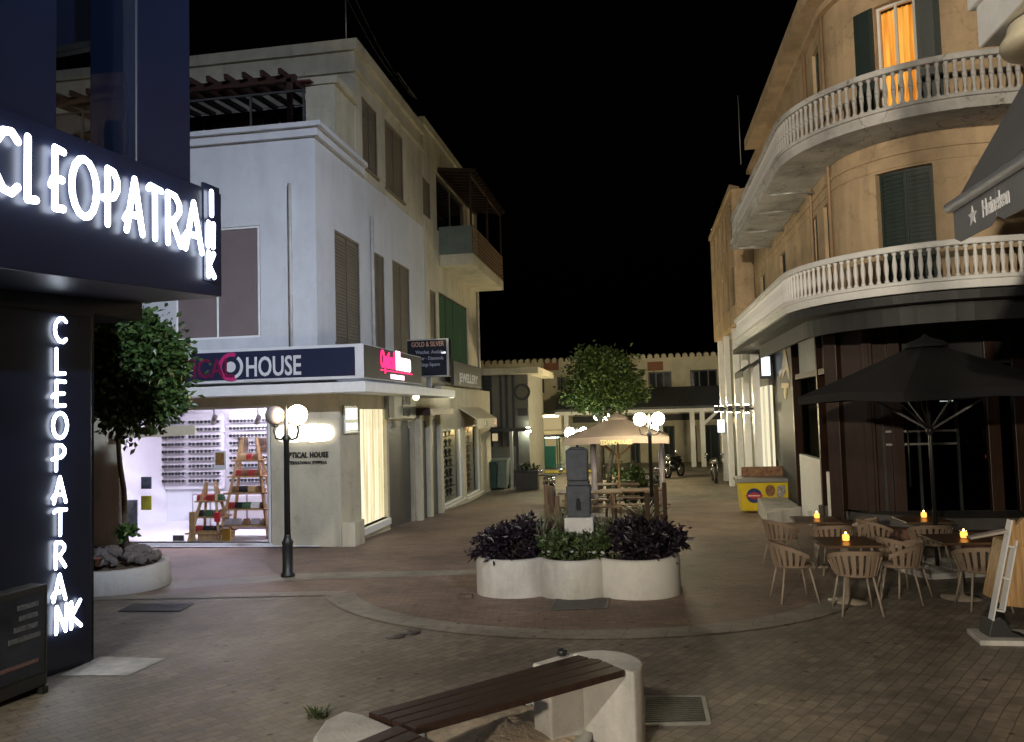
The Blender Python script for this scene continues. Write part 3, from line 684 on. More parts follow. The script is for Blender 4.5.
# wooden ladder shelves with goods, cabinet, counter poster
def ladder_shelf(x, y, z, w, h, label, m=M['wood_pale'], boards=4):
    t = thing('ladder_shelf', label, 'shelf', (x, y, z))
    for s in (-1, 1):
        mb = MB(); mb.bar((x + s * w / 2, y - .3, z), (x + s * w * .14, y, z + h), .05, .06); mb.build('ladder_leg', m, t)
        mb = MB(); mb.bar((x + s * w / 2, y + .3, z), (x + s * w * .14, y, z + h), .05, .06); mb.build('ladder_leg', m, t)
    for i in range(boards):
        f = .12 + .8 * i / boards; ww = w * (1 - f) + w * .28 * f; MB().box(x - ww / 2 - .12, x + ww / 2 + .12, y - .3 * (1 - f) - .05, y + .3 * (1 - f) + .05, z + h * f, z + h * f + .03).build('shelf_board', m, t)
    return t
zf = rz0 + .003
LX1, LX2 = on_y(250, 500, 16.2).x, on_y(211, 500, 15.9).x
ladder_shelf(LX1, 16.2, zf, 1.15, 2.2, 'tall pale wooden ladder shelf full of cases in the right of the shop window', boards=5)
ladder_shelf(LX2, 15.9, zf, .7, 1.25, 'low yellowish wooden ladder shelf in the middle of the shop window', boards=3)
rd = random.Random(11); cols = [M['black_metal'], M['choc'], M['shop_white'], mat('case_brown', (.2, .1, .05)), mat('case_red', (.35, .03, .03)), mat('case_tan', (.45, .3, .14)), mat('case_green', (.06, .12, .06)), M['cabinet']]
cname = ['black', 'mottled brown', 'white', 'brown', 'red', 'tan', 'dark green', 'grey']
def goods(x, y, z, k=None):
    i = rd.randrange(8) if k is None else k; s = rd.uniform(.06, .12)
    mb = MB(); mb.box(-s, s, -.06, .06, 0, .085); mb.prism([(-s, -.06, .085), (s, -.06, .085), (s, -.03, .13), (-s, -.03, .13)], (0, .07, 0))
    return mb, i
n = 0
for f in range(5):
    z = zf + 2.2 * (.12 + .16 * f) + .031; ww = 1.15 * (1 - (.12 + .16 * f)) + .33 * (.12 + .16 * f)
    for k in range(5 - f // 2):
        x = LX1 - ww / 2 + ww * (k + .5) / (5 - f // 2); mb, i = goods(x, 0, 0)
        single(mb, 'spectacle_case', cols[i], '%s case on the %s board of the tall ladder shelf, %s from left' % (cname[i], ('lowest', 'second', 'middle', 'fourth', 'top')[f], ('first', 'second', 'third', 'fourth', 'fifth')[k]), 'case', (x, 16.05 + .04 * f, z), 'cases on the ladder shelves', bev=.012)
for f in range(3):
    z = zf + 1.25 * (.12 + .8 * f / 3) + .031
    for k in range(3):
        x = LX2 - .22 + .22 * k; mb, i = goods(x, 0, 0)
        single(mb, 'spectacle_case', cols[i], '%s case on the %s board of the low ladder shelf, %s from left' % (cname[i], ('lowest', 'middle', 'top')[f], ('first', 'second', 'third')[k]), 'case', (x, 15.8 + .04 * f, z), 'cases on the ladder shelves', bev=.012)
CX0 = on_y(192, 520, 17.4).x
ct = thing('cabinet', 'long pale drawer cabinet standing behind the shop window', 'cabinet', (CX0 + .95, 17.6, zf))
MB().box(CX0, CX0 + 1.9, 17.4, 17.9, zf, zf + .85).build('carcass', M['cabinet'], ct, bev=.01)
for i in range(4): MB().box(CX0 + .05 + i * .47, CX0 + .46 + i * .47, 17.37, 17.398, zf + .08, zf + .8).build('door', M['shop_white'], ct, bev=.006)
def floor_poster(name, px, py, Y, w, h, m, label, m2=None):
    p = on_y(px, py, Y); t = thing(name, label, 'poster', (p.x, Y, p.z)); MB().box(p.x - w / 2, p.x + w / 2, Y, Y + .03, p.z, p.z + h).build('board', m, t, bev=.006)
    if m2: MB().box(p.x - w * .34, p.x + w * .34, Y - .006, Y - .001, p.z + h * .25, p.z + h * .9).build('picture', m2, t)
floor_poster('picture_card', 220, 470, 15.7, .3, .42, M['shop_white'], 'white card with an orange portrait picture standing on the low ladder shelf', mat('portrait_print', (.4, .2, .06), .5, var=.6, scale=14, c2=(.1, .05, .03)))
pr = mat('face_print', (.45, .38, .33), .5, var=.5, scale=9, c2=(.06, .04, .035))
floor_poster('picture_card', 243, 452, 16.6, .26, .34, pr, 'pale portrait picture hanging behind the top of the tall ladder shelf')
floor_poster('picture_card', 262, 452, 16.6, .24, .32, pr, 'second portrait picture, right of the top of the tall ladder shelf')
floor_poster('carrier_bag', 226, 541, 15.5, .2, .26, mat('yellow_bag', (.6, .36, .03), .5), 'yellow orange carrier bag on the shop floor between the ladder shelves')
floor_poster('carrier_bag', 217, 522, 15.45, .13, .2, mat('red_bag', (.5, .02, .03), .5), 'small bright red bag hanging on the low ladder shelf')
floor_poster('shop_card', 178, 541, 15.5, .25, .12, M['charcoal'], 'small dark tag lying at the foot of the shop window')
floor_poster('window_notice', 146, 510, 15.4, .24, .3, mat('yellow_paper', (.5, .45, .04), .6), 'yellow notice stuck behind the left end of the shop window')
floor_poster('window_notice', 146, 489, 15.4, .24, .26, mat('grey_print', (.12, .14, .18), .6, var=.5, scale=8), 'dark grey picture notice above the yellow one behind the shop window')
floor_poster('window_notice', 131, 535, 15.4, .3, .75, mat('blue_print', (.35, .4, .5), .6, var=.4, scale=7), 'pale blue product stand card at the left end of the shop window')
floor_poster('wooden_crate', 192, 541, 15.6, .14, .62, M['wood_pale'], 'narrow upright pale wooden board on the shop floor at the middle of the window')
floor_poster('wooden_crate', 208, 541, 15.65, .5, .22, M['wood_pale'], 'low pale wooden crate of sunglasses behind the shop window')
for k, xx in enumerate((214, 258)):
    p = on_y(xx, 421, 15.7); t = thing('spotlight', ('left' if k == 0 else 'right') + ' white spotlight hanging at the top of the optician\'s window', 'spotlight', (p.x, 15.7, rz1))
    MB().tube([(p.x, 15.7, rz1), (p.x, 15.7, p.z + .08)], .015).build('stem', M['grey_metal'], t); MB().tube([(p.x + .05, 15.65, p.z + .1), (p.x - .06, 15.75, p.z - .04)], .06, 10).build('head', M['grey_metal'], t)
# beige roll blind over the left end of the window
single(MB().prism([(-1.0, 0, -.02), (.95, 0, .02), (.95, 0, .22), (-1, 0, .22)], (0, .05, 0)), 'roll_blind', M['cream'], 'cream roll blind valance over the left end of the shop window behind the tree', 'blind', (on_y(153, 430, 14.9).x, 14.9, on_y(153, 437, 14.9).z))
# dark entrance, next to the optician, along the street
z0 = on_x(400, 421, XG).z
us0, us1 = UG + YX(388) - YF, UG + YX(413) - YF; zsh = on_x(400, 421, XG).z
pwall(MB(), PG, lit_h[1] + .15, PG.u[-1], -1.8, 2.62, .22, [(us0, us1, -1.7, zsh)]).build('street_wall', M['warm_wall'], cb)
pbox(MB(), PG, us0, us1, -1.2, zsh, -.2, -.1).build('roller_shutter', M['roller'], cb)
sb = thing('small_sign', 'dim grey signboard over the dark roller shutter under the canopy', 'sign', (XG + .02, 18.2, 1.95))
ya, yb = on_x(388, 400, XG + .1).y, on_x(416, 400, XG + .1).y; zt = on_x(400, 391, XG + .1).z; zb_ = on_x(400, 419, XG + .1).z
MB().box(XG + .004, XG + .1, ya, yb, zb_, zt).build('board', mat('dull_grey_board', (.22, .25, .25), .5), sb, bev=.01)
MB().box(XG + .102, XG + .11, ya + .02, ya + .45, zb_ + .04, zt - .04).build('emblem', M['charcoal'], sb)
for i, s in enumerate(('SHOP', 'LEVIS', '501')): text('lettering', s if i != 0 else 'JEANS', M['charcoal'], sb, (XG + .102, (ya + yb) / 2 + .3 + .25 * (i == 2), zt - .33 - .3 * i), (0, 1, 0), (0, 0, 1), .27, .005, .01)
# ------------------------------------------------------------------ second building of the left row
X2 = -6.48; YB2 = 31.2
PB = Path([(-14, Y2), (X2, Y2), (X2, YB2), (-14, YB2)])
b2 = thing('row_building', 'pale building next to the corner building, with a projecting balcony and a green lit window', 'building', (-9, 25.3, -1.1))
u0 = 14 + X2
hw = hx(428, 435, 185, 221, X2, u0, Y2); hd = hx(441, 470, 194, 246, X2, u0, Y2); hg = hx(441, 470, 301, 372, X2, u0, Y2)
hn = hx(432, 438, 292, 340, X2, u0, Y2)
pwall(MB(), PB, 0, PB.u[-1], 2.9, 11.35, .25, [hw, hd, hg, hn]).build('upper_wall', M['warm_wall'], b2)
mb = MB(); pbox(mb, PB, 0, PB.u[-1], 11.15, 11.4, -.3, .08); mb.build('roof_edge', M['warm_wall'], b2)
MB().box(-14, X2 - .25, Y2 + .2, YB2 - .3, 10.9, 11.0).build('roof', M['dark_grey'], b2)
window(b2, PB, hw, M['shut_brown'], M['shut_brown'], 'shutter', mull=0, off=-.06); window(b2, PB, hn, M['shut_brown'], M['shut_brown'], 'shutter', mull=0, off=-.06)
window(b2, PB, hd, M['shut_brown'], M['smoked'], mull=1); window(b2, PB, hg, M['dark_grey'], E['green'], mull=3, fw=.07, off=-.08)
ya = on_x(439, 250, X2).y; xo = on_y(473, 255, ya).x; yb = min(on_x(503, 270, xo).y, 31)
zb0, zb1 = on_y(456, 265, ya).z, on_y(456, 254, ya).z; zr = on_y(456, 226, ya).z
bal = MB().box(X2 + .003, xo, ya, yb, zb0, zb1).build('balcony', M['warm_wall'], b2, bev=.01)
MB().box(X2 + .003, xo - .02, ya, ya + .06, zb1, zr).build('side_panel', mat('greenish_panel', (.11, .14, .12), .6), bal)
sl = MB()
for i in range(8): z = zb1 + .06 + (zr - zb1 - .06) * i / 7; sl.box(xo - .04, xo, ya + .07, yb, z - .03, z + .03)
sl.build('slat_rail', M['wood_weather'], bal)
ps = MB(); zp = on_y(440, 172, ya).z
for y in (ya + .05, (ya + yb) / 2, yb - .05): ps.bar((xo - .05, y, zb1), (xo - .05, y, zp - .1), .07, .07)
ps.bar((xo - .05, ya, zp - .1), (xo - .05, yb, zp - .1), .08, .12); ps.bar((X2 + .05, ya, zp + .05), (X2 + .05, yb, zp + .05), .08, .12)
for i in range(16): y = ya + .05 + (yb - ya - .1) * i / 15; ps.bar((X2 + .02, y, zp + .12), (xo + .15, y, zp - .02), .06, .1)
ps.build('pergola', M['wood_z'], b2)
MB().tube([(X2 + .06, YB2 - .2, 3.0), (X2 + .06, YB2 - .2, 11.1)], .05).build('downpipe', M['pipe'], b2)
# ground floor: pillars and the jeweller's windows
PGB = Path([(XG, Y2), (XG, YB2), (-14, YB2)])
v = lambda px: on_x(px, 450, XG).y - Y2
j1 = (v(443.5), v(463), on_x(453, 506, XG).z + .1, on_x(453, 428, XG).z); j2 = (v(466), v(481), on_x(474, 497, XG).z + .1, on_x(474, 425, XG).z)
pwall(MB(), PGB, 0, PGB.u[-1], -2, 2.9, .22, [j1, j2]).build('shop_wall', M['warm_wall'], b2)
for k, j in enumerate((j1, j2)):
    w = window(b2, PGB, j, M['white_paint'], M['glass'], mull=0, fw=.06, name='shop_window', sill=True)
    a, b = PGB.at(j[0], -.5, 0), PGB.at(j[1], -.5, 0)
    bx = MB(); X0 = XG - .23; X1 = XG - .5
    bx.quad((X1, a.y, j[2]), (X1, b.y, j[2]), (X1, b.y, j[3]), (X1, a.y, j[3])); bx.quad((X0, a.y, j[2]), (X0, b.y, j[2]), (X1, b.y, j[2]), (X1, a.y, j[2]))
    bx.quad((X0, a.y, j[3]), (X0, b.y, j[3]), (X1, b.y, j[3]), (X1, a.y, j[3])); bx.quad((X0, a.y, j[2]), (X1, a.y, j[2]), (X1, a.y, j[3]), (X0, a.y, j[3])); bx.quad((X0, b.y, j[2]), (X1, b.y, j[2]), (X1, b.y, j[3]), (X0, b.y, j[3]))
    bx.build('display_case', M['cream'], w)
    MB().box(X1 + .12, X1 + .2, a.y + .1, b.y - .1, j[3] - .07, j[3] - .02).build('lamp_strip', E['jewel'], w)
    # trays of jewellery on shelves: each tray a small thing
    rd = random.Random(40 + k); rows = 7; tr = None
    for r in range(rows):
        z = j[2] + .12 + (j[3] - j[2] - .4) * r / (rows - 1)
        MB().box(X1 + .02, X1 + .25, a.y + .05, b.y - .05, z - .02, z).build('shelf', M['glass'], w)
        for c in range(5):
            y = a.y + .25 + (b.y - a.y - .5) * c / 4
            if tr is None:
                mb = MB(); mb.box(-.1, .06, -.16, .16, 0, .02); mb.lathe([(.03, .02), (.035, .1), (.075, .16), (.05, .22), (.02, .25)], (-.02, 0, 0), 8)
                tr = single(mb, 'jewellery_stand', [M['black_metal'], M['choc']][k], 'dark jewellery bust on a shelf of the ' + ('nearer' if k == 0 else 'farther') + ' lit jeweller\'s window', 'jewellery stand', (X1 + .16, y, z + .002), 'jewellery stands in the lit windows')
            else: o = tr.copy(); col.objects.link(o); o.location = (X1 + .16, y + rd.uniform(-.05, .05), z + .002); o.rotation_euler.z = rd.uniform(-.4, .4)
    tr = None
for px in (416, 426, 437): y = on_x(px, 450, XG).y; MB().box(XG + .003, XG + .16, y - .12, y + .12, -1.4, 2.2).build('pilaster', M['warm_wall'], b2 if y > Y2 else cb, bev=.01)
y = on_x(421, 450, XG).y; MB().box(XG + .004, XG + .03, on_x(417, 450, XG).y, on_x(425, 450, XG).y, -1.2, 1.85).build('dark_door', M['dark_grey'], cb)
y = on_x(431, 450, XG).y; MB().box(XG + .004, XG + .03, YX(428), YX(436), -1.3, 1.9).build('dark_door', M['dark_grey'], b2)
MB().box(XG + .004, XG + .5, YX(413), YX(438), 2.0, 2.2).build('door_canopy', M['wood_dark'], b2, bev=.01)
MB().box(XG + .004, XG + .12, YX(452), YX(480), 2.95, 3.75).build('fascia_board', M['charcoal'], b2, bev=.01)
text('fascia_lettering', 'JEWELLERY', M['sign_white'], b2, (XG + .121, (YX(455) + YX(478)) / 2, 3.1), (0, 1, 0), (0, 0, 1), .42, .006, .01, xs=1.4)
# tube lamp above the doorway
tl = thing('tube_lamp', 'short bright tube lamp under the canopy below the projecting black sign', 'lamp', (XG + .1, YX(440), 2.6))
MB().box(XG + .02, XG + .12, YX(430), YX(452), 2.56, 2.62).build('housing', M['grey_metal'], tl); MB().tube([(XG + .14, YX(432), 2.56), (XG + .14, YX(450), 2.56)], .025).build('tube', emit('tube_glow', (1, .95, .75), 5), tl)
# striped awning of the jeweller
ya, yb = on_x(459, 420, XG).y, YX(481)
aw = thing('shop_awning', 'small cream awning with a lettered valance over the jeweller\'s windows', 'awning', (XG, (ya + yb) / 2, 1.9))
MB().prism([(XG + .002, ya, 2.25), (XG + .62, ya, 1.84), (XG + .62, ya, 1.80), (XG + .002, ya, 2.2)], (0, yb - ya, 0)).build('fabric', M['cream'], aw)
MB().box(XG + .62, XG + .64, ya, yb, 1.5, 1.84).build('valance', M['cream'], aw)
text('lettering', 'GOLD', M['logo_red'], aw, (XG + .641, ya + 3.2, 1.58), (0, 1, 0), (0, 0, 1), .22, .004, .008)
text('lettering', 'ART', M['charcoal'], aw, (XG + .641, ya + 1.5, 1.58), (0, 1, 0), (0, 0, 1), .22, .004, .008)
# projecting GOLD & SILVER sign
YG = 20.6; a, b = on_y(407, 340, YG), on_y(449, 376, YG)
gs = thing('projecting_sign', 'black projecting sign reading GOLD & SILVER standing above the street canopy', 'sign', ((a.x + b.x) / 2, YG, b.z))
MB().box(a.x, b.x, YG, YG + .3, b.z, a.z).build('box', M['blue_black'], gs, bev=.01)
mb = MB(); W, H = b.x - a.x, a.z - b.z
mb.box(b.x - .05, b.x + .012, YG - .02, YG - .002, b.z, a.z); mb.box(a.x, b.x - .05, YG - .018, YG - .002, a.z - .03, a.z); mb.box(a.x, b.x - .05, YG - .018, YG - .002, b.z, b.z + .03); mb.build('frame', M['grey_metal'], gs)
text('lettering', 'GOLD & SILVER', mat('copper_paint', (.42, .22, .15), .5), gs, (a.x + W * .5, YG - .001, a.z - .2), (1, 0, 0), (0, 0, 1), .185, .004, .004, xs=.72)
for i, s in enumerate(('Watches  Availabe', 'Silver - Diamonds', 'Kings Square')): text('lettering', s, mat('pale_paint', (.28, .3, .36), .5), gs, (a.x + W * .55, YG - .001, a.z - .4 - .17 * i), (1, 0, 0), (0, 0, 1), .135, .004, .001, xs=.78)
MB().box(b.x - .2, b.x - .08, YG - .008, YG - .002, a.z - .41, a.z - .36).build('lit_mark', E['poster'], gs)
MB().bar(((a.x + b.x) / 2, YG + .15, zc1), ((a.x + b.x) / 2, YG + .15, b.z), .1, .1).build('post', M['grey_metal'], gs)
# wall lamp pair under the canopy
wl = thing('wall_lamp', 'small adjustable spot lamp glowing under the canopy beside the grey signboard', 'lamp', on_y(415, 396, 19.6))
q = on_y(416, 397, 18.6); MB().sphere(q, .09, 10).build('bulb', emit('bulb_dim', (1, .85, .55), 4), wl); MB().bar(q, (q.x - .3, q.y + .1, 2.62), .03, .03).build('bracket', M['black_metal'], wl)

# ------------------------------------------------------------------ slatted building at the end of the left row, kiosk front behind it
YE = 32.6; xe0, xe1 = -8.5, on_y(529, 430, YE).x; ze = on_y(505, 375, YE).z
eb = thing('end_building', 'low grey building with dark vertical stripes and flat roof ending the left row', 'building', ((xe0 + xe1) / 2, YE + 2, -1.1))
MB().box(xe0, xe1, YE, YE + 5, -1.1, ze).build('wall', mat('grey_render', (.17, .165, .14), .8), eb)
MB().box(xe0, on_y(538, 370, YE - .6).x, YE - .6, YE + 5.2, ze, ze + .28).build('flat_roof', M['warm_wall'], eb, bev=.02)
for px0, px1 in ((484, 493), (500.5, 503), (506, 509), (513, 515.5)): p0, p1 = on_y(px0, 430, YE).x, on_y(px1, 430, YE).x; MB().box(p0, p1, YE - .04, YE - .002, 0.6, ze - .01).build('stripe', M['charcoal'], eb)
zk = on_y(505, 428, YE).z; MB().box(xe0, on_y(527, 430, YE - 1.6).x, YE - 1.6, YE - .05, zk - .12, zk).build('porch_roof', M['charcoal'], eb)
for px in (511, 517): p = on_y(px, 430, YE - 1.5); MB().box(p.x - .06, p.x + .06, YE - 1.55, YE - 1.43, -1.1, zk - .12).build('porch_post', M['grey_metal'] if px == 511 else M['charcoal'], eb)
em = MB(); c = on_y(522, 392, YE); ringseg(em, (c.x, YE - .005, c.z), .36, .1, 0, 360, 16, .04); em.build('emblem', M['black_metal'], eb); em = MB(); c2 = on_y(523, 412, YE); em.box(c2.x - .22, c2.x + .2, YE - .05, YE - .004, c2.z - .16, c2.z + .16); em.build('emblem', M['black_metal'], eb)
ll = thing('wall_lamp', 'bright white lamp on the corner of the low grey striped building', 'lamp', on_y(528, 430, YE))
p = on_y(528, 430, YE - .2); MB().sphere(p, .13, 12).build('bulb', E['kiosk'], ll); MB().bar(p, (p.x - .3, YE, p.z + .05), .04, .04).build('bracket', M['black_metal'], ll)
l2 = thing('wall_lamp', 'square dim lantern on the wall of the low grey building above the bins', 'lamp', on_y(495, 437, YE - 1))
p = on_y(495, 437, YE - 1); MB().box(p.x - .1, p.x + .1, p.y - .08, p.y + .08, p.z - .16, p.z + .14).build('lantern', emit('dim_lantern', (1, .8, .45), .5), l2); MB().bar((p.x, p.y, p.z + .14), (p.x, YE, p.z + .2), .04, .04).build('bracket', M['black_metal'], l2)
def bin_thing(px, py, label, h=1.1, w=.8, m=None):
    p = on_g(px, py); t = thing('wheelie_bin', label, 'bin', (p.x, p.y, gz(p.y))); z = gz(p.y)
    mb = MB(); a = w * .42; b = w * .5
    mb.add([(p.x - a, p.y - a, z + .08), (p.x + a, p.y - a, z + .08), (p.x + a, p.y + a, z + .08), (p.x - a, p.y + a, z + .08), (p.x - b, p.y - b, z + h), (p.x + b, p.y - b, z + h), (p.x + b, p.y + b, z + h), (p.x - b, p.y + b, z + h)], [(0, 3, 2, 1), (4, 5, 6, 7), (0, 1, 5, 4), (1, 2, 6, 5), (2, 3, 7, 6), (3, 0, 4, 7)])
    mb.build('body', m or M['bin'], t, bev=.02)
    mb = MB(); mb.prism([(p.x - b - .03, p.y - b - .04, z + h + .002), (p.x - b - .03, p.y + b + .02, z + h + .002), (p.x - b - .03, p.y + b, z + h + .1), (p.x - b - .03, p.y - b, z + h + .05)], (2 * b + .06, 0, 0)); mb.build('lid', m or M['bin'], t, bev=.01)
    for s in (-1, 1): mb = MB(); mb.tube([(p.x + s * (a - .02), p.y + a - .1, z + .09), (p.x + s * (a + .05), p.y + a - .1, z + .09)], .09, 12); mb.build('wheel', M['rubber'], t)
bin_thing(489, 490, 'dark green wheelie bin in front of the low grey building, left of the pale one')
bin_thing(500, 489, 'pale grey green wheelie bin right of the dark green one', 1.15, .75, mat('pale_bin', (.14, .18, .16), .5))
def planter_box(px, py, w, label):
    p = on_g(px, py); t = thing('planter_box', label, 'planter', (p.x, p.y, gz(p.y))); z = gz(p.y); mb = MB(); mb.box(p.x - w / 2, p.x + w / 2, p.y, p.y + .5, z, z + .7); mb.box(p.x - w / 2 - .04, p.x + w / 2 + .04, p.y - .04, p.y + .54, z + .7, z + .78); mb.build('trough', M['charcoal'], t, bev=.02)
    leaves(MB(), (p.x, p.y + .25, z + .9), (w * .5, .25, .22), 160, .12, 5, 10).build('foliage', M['leaf_green'], t)
planter_box(527, 490, .9, 'dark trough planter at the corner of the low grey building')

# ------------------------------------------------------------------ long building closing the street
YB = 46.0; PF = Path([(-22, YB), (16, YB)])
fb = thing('far_building', 'long two storey pale building with scalloped roof edge closing the street', 'building', (0, YB + 2, -1.08))
ztop = on_y(680, 357, YB).z
fw_ = []
for px0, px1, y0_, y1_ in ((530, 544.5, 378, 393), (557, 566, 377, 390), (648, 672, 372, 390), (690, 718, 370, 388), (600, 622, 374, 391)):
    a, b = on_y(px0, y0_, YB), on_y(px1, y1_, YB); fw_.append((a.x + 22, b.x + 22, b.z, a.z))
for k in range(3): fw_.append((2.0 + k * 4, 3.6 + k * 4, fw_[0][2], fw_[0][3])); fw_.append((28.6 + k * 3, 30.2 + k * 3, fw_[0][2], fw_[0][3]))
doors = []
for px0, px1 in ((663, 675), (693, 697), (702, 720), (590, 602), (630, 640)): doors.append((on_y(px0, 440, YB).x + 22, on_y(px1, 440, YB).x + 22, -1.2, 1.0))
lit = (on_y(529, 440, YB).x + 22, on_y(562, 440, YB).x + 22, -1.2, 1.9)
pwall(MB(), PF, 0, 38, -1.6, ztop, .3, fw_ + doors + [lit]).build('wall', M['far_wall'], fb)
for h in fw_: window(fb, PF, h, M['dark_grey'], M['smoked'], mull=2, fw=.08)
for h in doors: window(fb, PF, h, M['dark_grey'], M['shut_green'], 'door_leaf', mull=1, fw=.08, name='door')
mb = MB()
for i in range(95): x = -22 + .2 + i * .4; mb.tube([(x, YB - .12, ztop + .06), (x, YB + .5, ztop + .16)], .15, 8)
mb.build('tile_ends', M['far_wall'], fb)
MB().box(-22, 16, YB + .32, YB + 8, ztop - .5, ztop - .3).build('roof', M['dark_grey'], fb)
for px in (655, 551): p = on_y(px, 360, YB); MB().box(p.x - .45, p.x + .45, YB - .03, YB + .2, p.z - .62, p.z - .1).build('vent', M['terracotta'], fb)
for px in (675,): p = on_y(px, 354, YB)
# arcade roof on white posts
zr0, zr1 = on_y(690, 412, 42.0).z, on_y(690, 406, 42.0).z
ar = MB(); ar.prism([(-4.6, 42, zr1), (-4.6, YB - .01, zr1 + 1.15), (-4.6, YB - .01, zr1 + 1.0), (-4.6, 42, zr1 - .12)], (9.4, 0, 0)); ar.build('porch_roof', M['tile_roof'], fb)
mb = MB(); mb.box(-4.6, 4.8, 42.0, 42.2, zr0, zr1 - .125); mb.build('porch_beam', M['white_paint'], fb)
mb = MB(); z = on_y(690, 417, 45).z; mb.box(-4, 4.8, YB - .08, YB - .003, z - .18, z + .18); mb.build('dark_frieze', M['charcoal'], fb)
for px in (661, 693, 703, 567): p = on_y(px, 440, 42.1); MB().box(p.x - .12, p.x + .12, 42.0, 42.2, -1.08, zr0).build('post', M['white_paint'], fb)
p = on_y(703, 440, 42.1); MB().bar((p.x, 42.1, zr0 - .7), (p.x + .8, 42.1, zr0), .14, .14, (0, 1, 0)).build('brace', M['white_paint'], fb)
# lit shop in the far building, teal gate, yellow kerb
lx0, lx1 = lit[0] - 22, lit[1] - 22
mb = MB(); mb.quad((lx0, YB + 2.5, -1.1), (lx1, YB + 2.5, -1.1), (lx1, YB + 2.5, 1.9), (lx0, YB + 2.5, 1.9)); mb.quad((lx0, YB, -1.06), (lx1, YB, -1.06), (lx1, YB + 2.5, -1.06), (lx0, YB + 2.5, -1.06)); mb.quad((lx0, YB + .3, 1.88), (lx1, YB + .3, 1.88), (lx1, YB + 2.5, 1.88), (lx0, YB + 2.5, 1.88)); mb.build('lit_shop_room', M['cream'], fb)
MB().box(lx0 + .3, lx1 - .3, YB + 1.0, YB + 1.2, 1.7, 1.8).build('shop_lamp', E['jewel'], fb)
MB().box(lx0 + .1, lx1 - .1, YB + 2.4, YB + 2.49, .9, 1.8).build('lit_fascia', E['far_lit'], fb)
zkk = on_y(540, 437, 43.5).z
kk = thing('kiosk', 'teal framed kiosk glowing under a dark awning beyond the beige parasol', 'kiosk', (on_y(545, 470, 43.5).x, 43.5, -1.08))
kx0, kx1 = on_y(531, 450, 43.5).x, on_y(559, 450, 43.5).x
mb = MB(); mb.box(kx0, kx0 + 1.4, 43.4, 43.5, -1.08, .1)
for x in (kx0, kx0 + .75, kx0 + 1.45, kx1): mb.box(x, x + .07, 43.4, 43.5, .1 if x < kx0 + 1.4 else -1.08, zkk)
mb.build('counter', M['teal'], kk); MB().box(kx0 - .3, kx1 + 2.0, 42.4, 44.5, zkk, zkk + .12).build('awning', M['charcoal'], kk)
for i in range(4):
    mb = MB(); mb.box(kx0 + 1.65 + i * .0, kx1 - .05, 44.0, 44.1, -.9 + i * .42, -.87 + i * .42); mb.build('shelf', M['white_paint'], kk)
MB().box(kx0 + .1, kx1, 43.9, 44.2, zkk - .08, zkk - .03).build('lamp_strip', emit('kiosk_strip', (.85, 1, .85), 30), kk)
p0, p1 = on_g(531, 483), on_g(596, 474)
mb = MB(); mb.box(-6.5, -2.2, 39.2, 39.6, -1.06, -.94); tag(mb.build('yellow_kerb', mat('yellow_kerb_paint', (.5, .42, .08), .7, var=.2), None), kind='structure')
# ------------------------------------------------------------------ CLEOPATRA building at the left
RC = R(-6.8); C0 = Vector((-5.32, 6.92, 0)); MC = Matrix.Translation(C0) @ Matrix.Rotation(RC, 4, 'Z'); MCi = MC.inverted()
nC = (MC.to_3x3() @ Vector((1, 0, 0))); uC = (MC.to_3x3() @ Vector((0, 1, 0)))
def onC(px, py, lx): return MCi @ on_pl(px, py, C0 + nC * lx, nC)          # local point on the plane lx
def onCe(px, py, ly): return MCi @ on_pl(px, py, C0 + uC * ly, uC)
cl = thing('cleopatra_building', 'dark blue building at the left with a tapering canopy and a glazed upper floor', 'building', C0, RC, local=True)
FX = 1.0
a = onC(222, 297, FX); b = onC(0, 268, FX); yE = a.y; sl_ = (b.z - a.z) / (b.y - a.y); yN = -7.5
zF = lambda y: a.z + sl_ * (y - a.y)
t0 = onC(58, 129, FX); t1 = onC(208, 189, FX); st = (t1.z - t0.z) / (t1.y - t0.y); zT = lambda y: t1.z + st * (y - t1.y)
MB().box(-7, 0, -9, 0, -.6, 3.1).build('lower_wall', M['blue_black'], cl, local=True)
MB().prism([(-.0 + .003, yN, zF(yN)), (.003, yE, zF(yE)), (.003, yE, zT(yE)), (.003, yN, zT(yN))], (FX - .003, 0, 0)).build('canopy_fascia', M['blue_panel'], cl, bev=.01)
MB().box(-7, -.0, -9, yE, 3.1, zT(0) - .02).build('floor_band', M['blue_black'], cl)
mb = MB(); c0 = onC(137, 200, FX - .02).y; c1 = onC(191, 200, FX - .02).y; zz = zT(0) + .002
mb.box(FX - .55, FX - .02, c0, c1, zz - .6, 8.4); mb.build('column', M['blue_panel'], cl, bev=.015)
c2 = onC(57, 100, FX - .02).y
MB().box(FX - .5, FX - .02, c2 - 6.5, c2, zz - .6, 8.4).build('upper_panel', M['blue_panel'], cl, bev=.015)
MB().box(FX - .12, FX - .1, c2, c0, zz, 8.4).build('window_pane', M['glass'], cl)
ye = c1 - .03; xl = onCe(133, 44, ye)
MB().box(-6.9, FX - .56, ye - .2, ye, onCe(120, 46, ye).z, 8.4).build('end_lintel', M['blue_black'], cl)
MB().box(-6.9, onCe(57, 100, ye).x - .02, ye - .2, ye, zz - .1, onCe(120, 46, ye).z).build('end_wall', M['blue_black'], cl)
MB().box(onCe(57, 100, ye).x - .02, FX - .56, ye - .1, ye - .08, zz, onCe(120, 46, ye).z).build('end_pane', M['glass'], cl)
MB().box(-7, FX - .6, -9, ye - .21, zz - .12, zz - .03).build('upper_floor', M['blue_black'], cl)
MB().box(-7, FX + .05, -9, ye + .1, 8.4, 8.6).build('roof', M['blue_black'], cl)
MB().box(-7, -6.9, -9, ye, zz, 8.4).build('back_wall', M['blue_black'], cl)
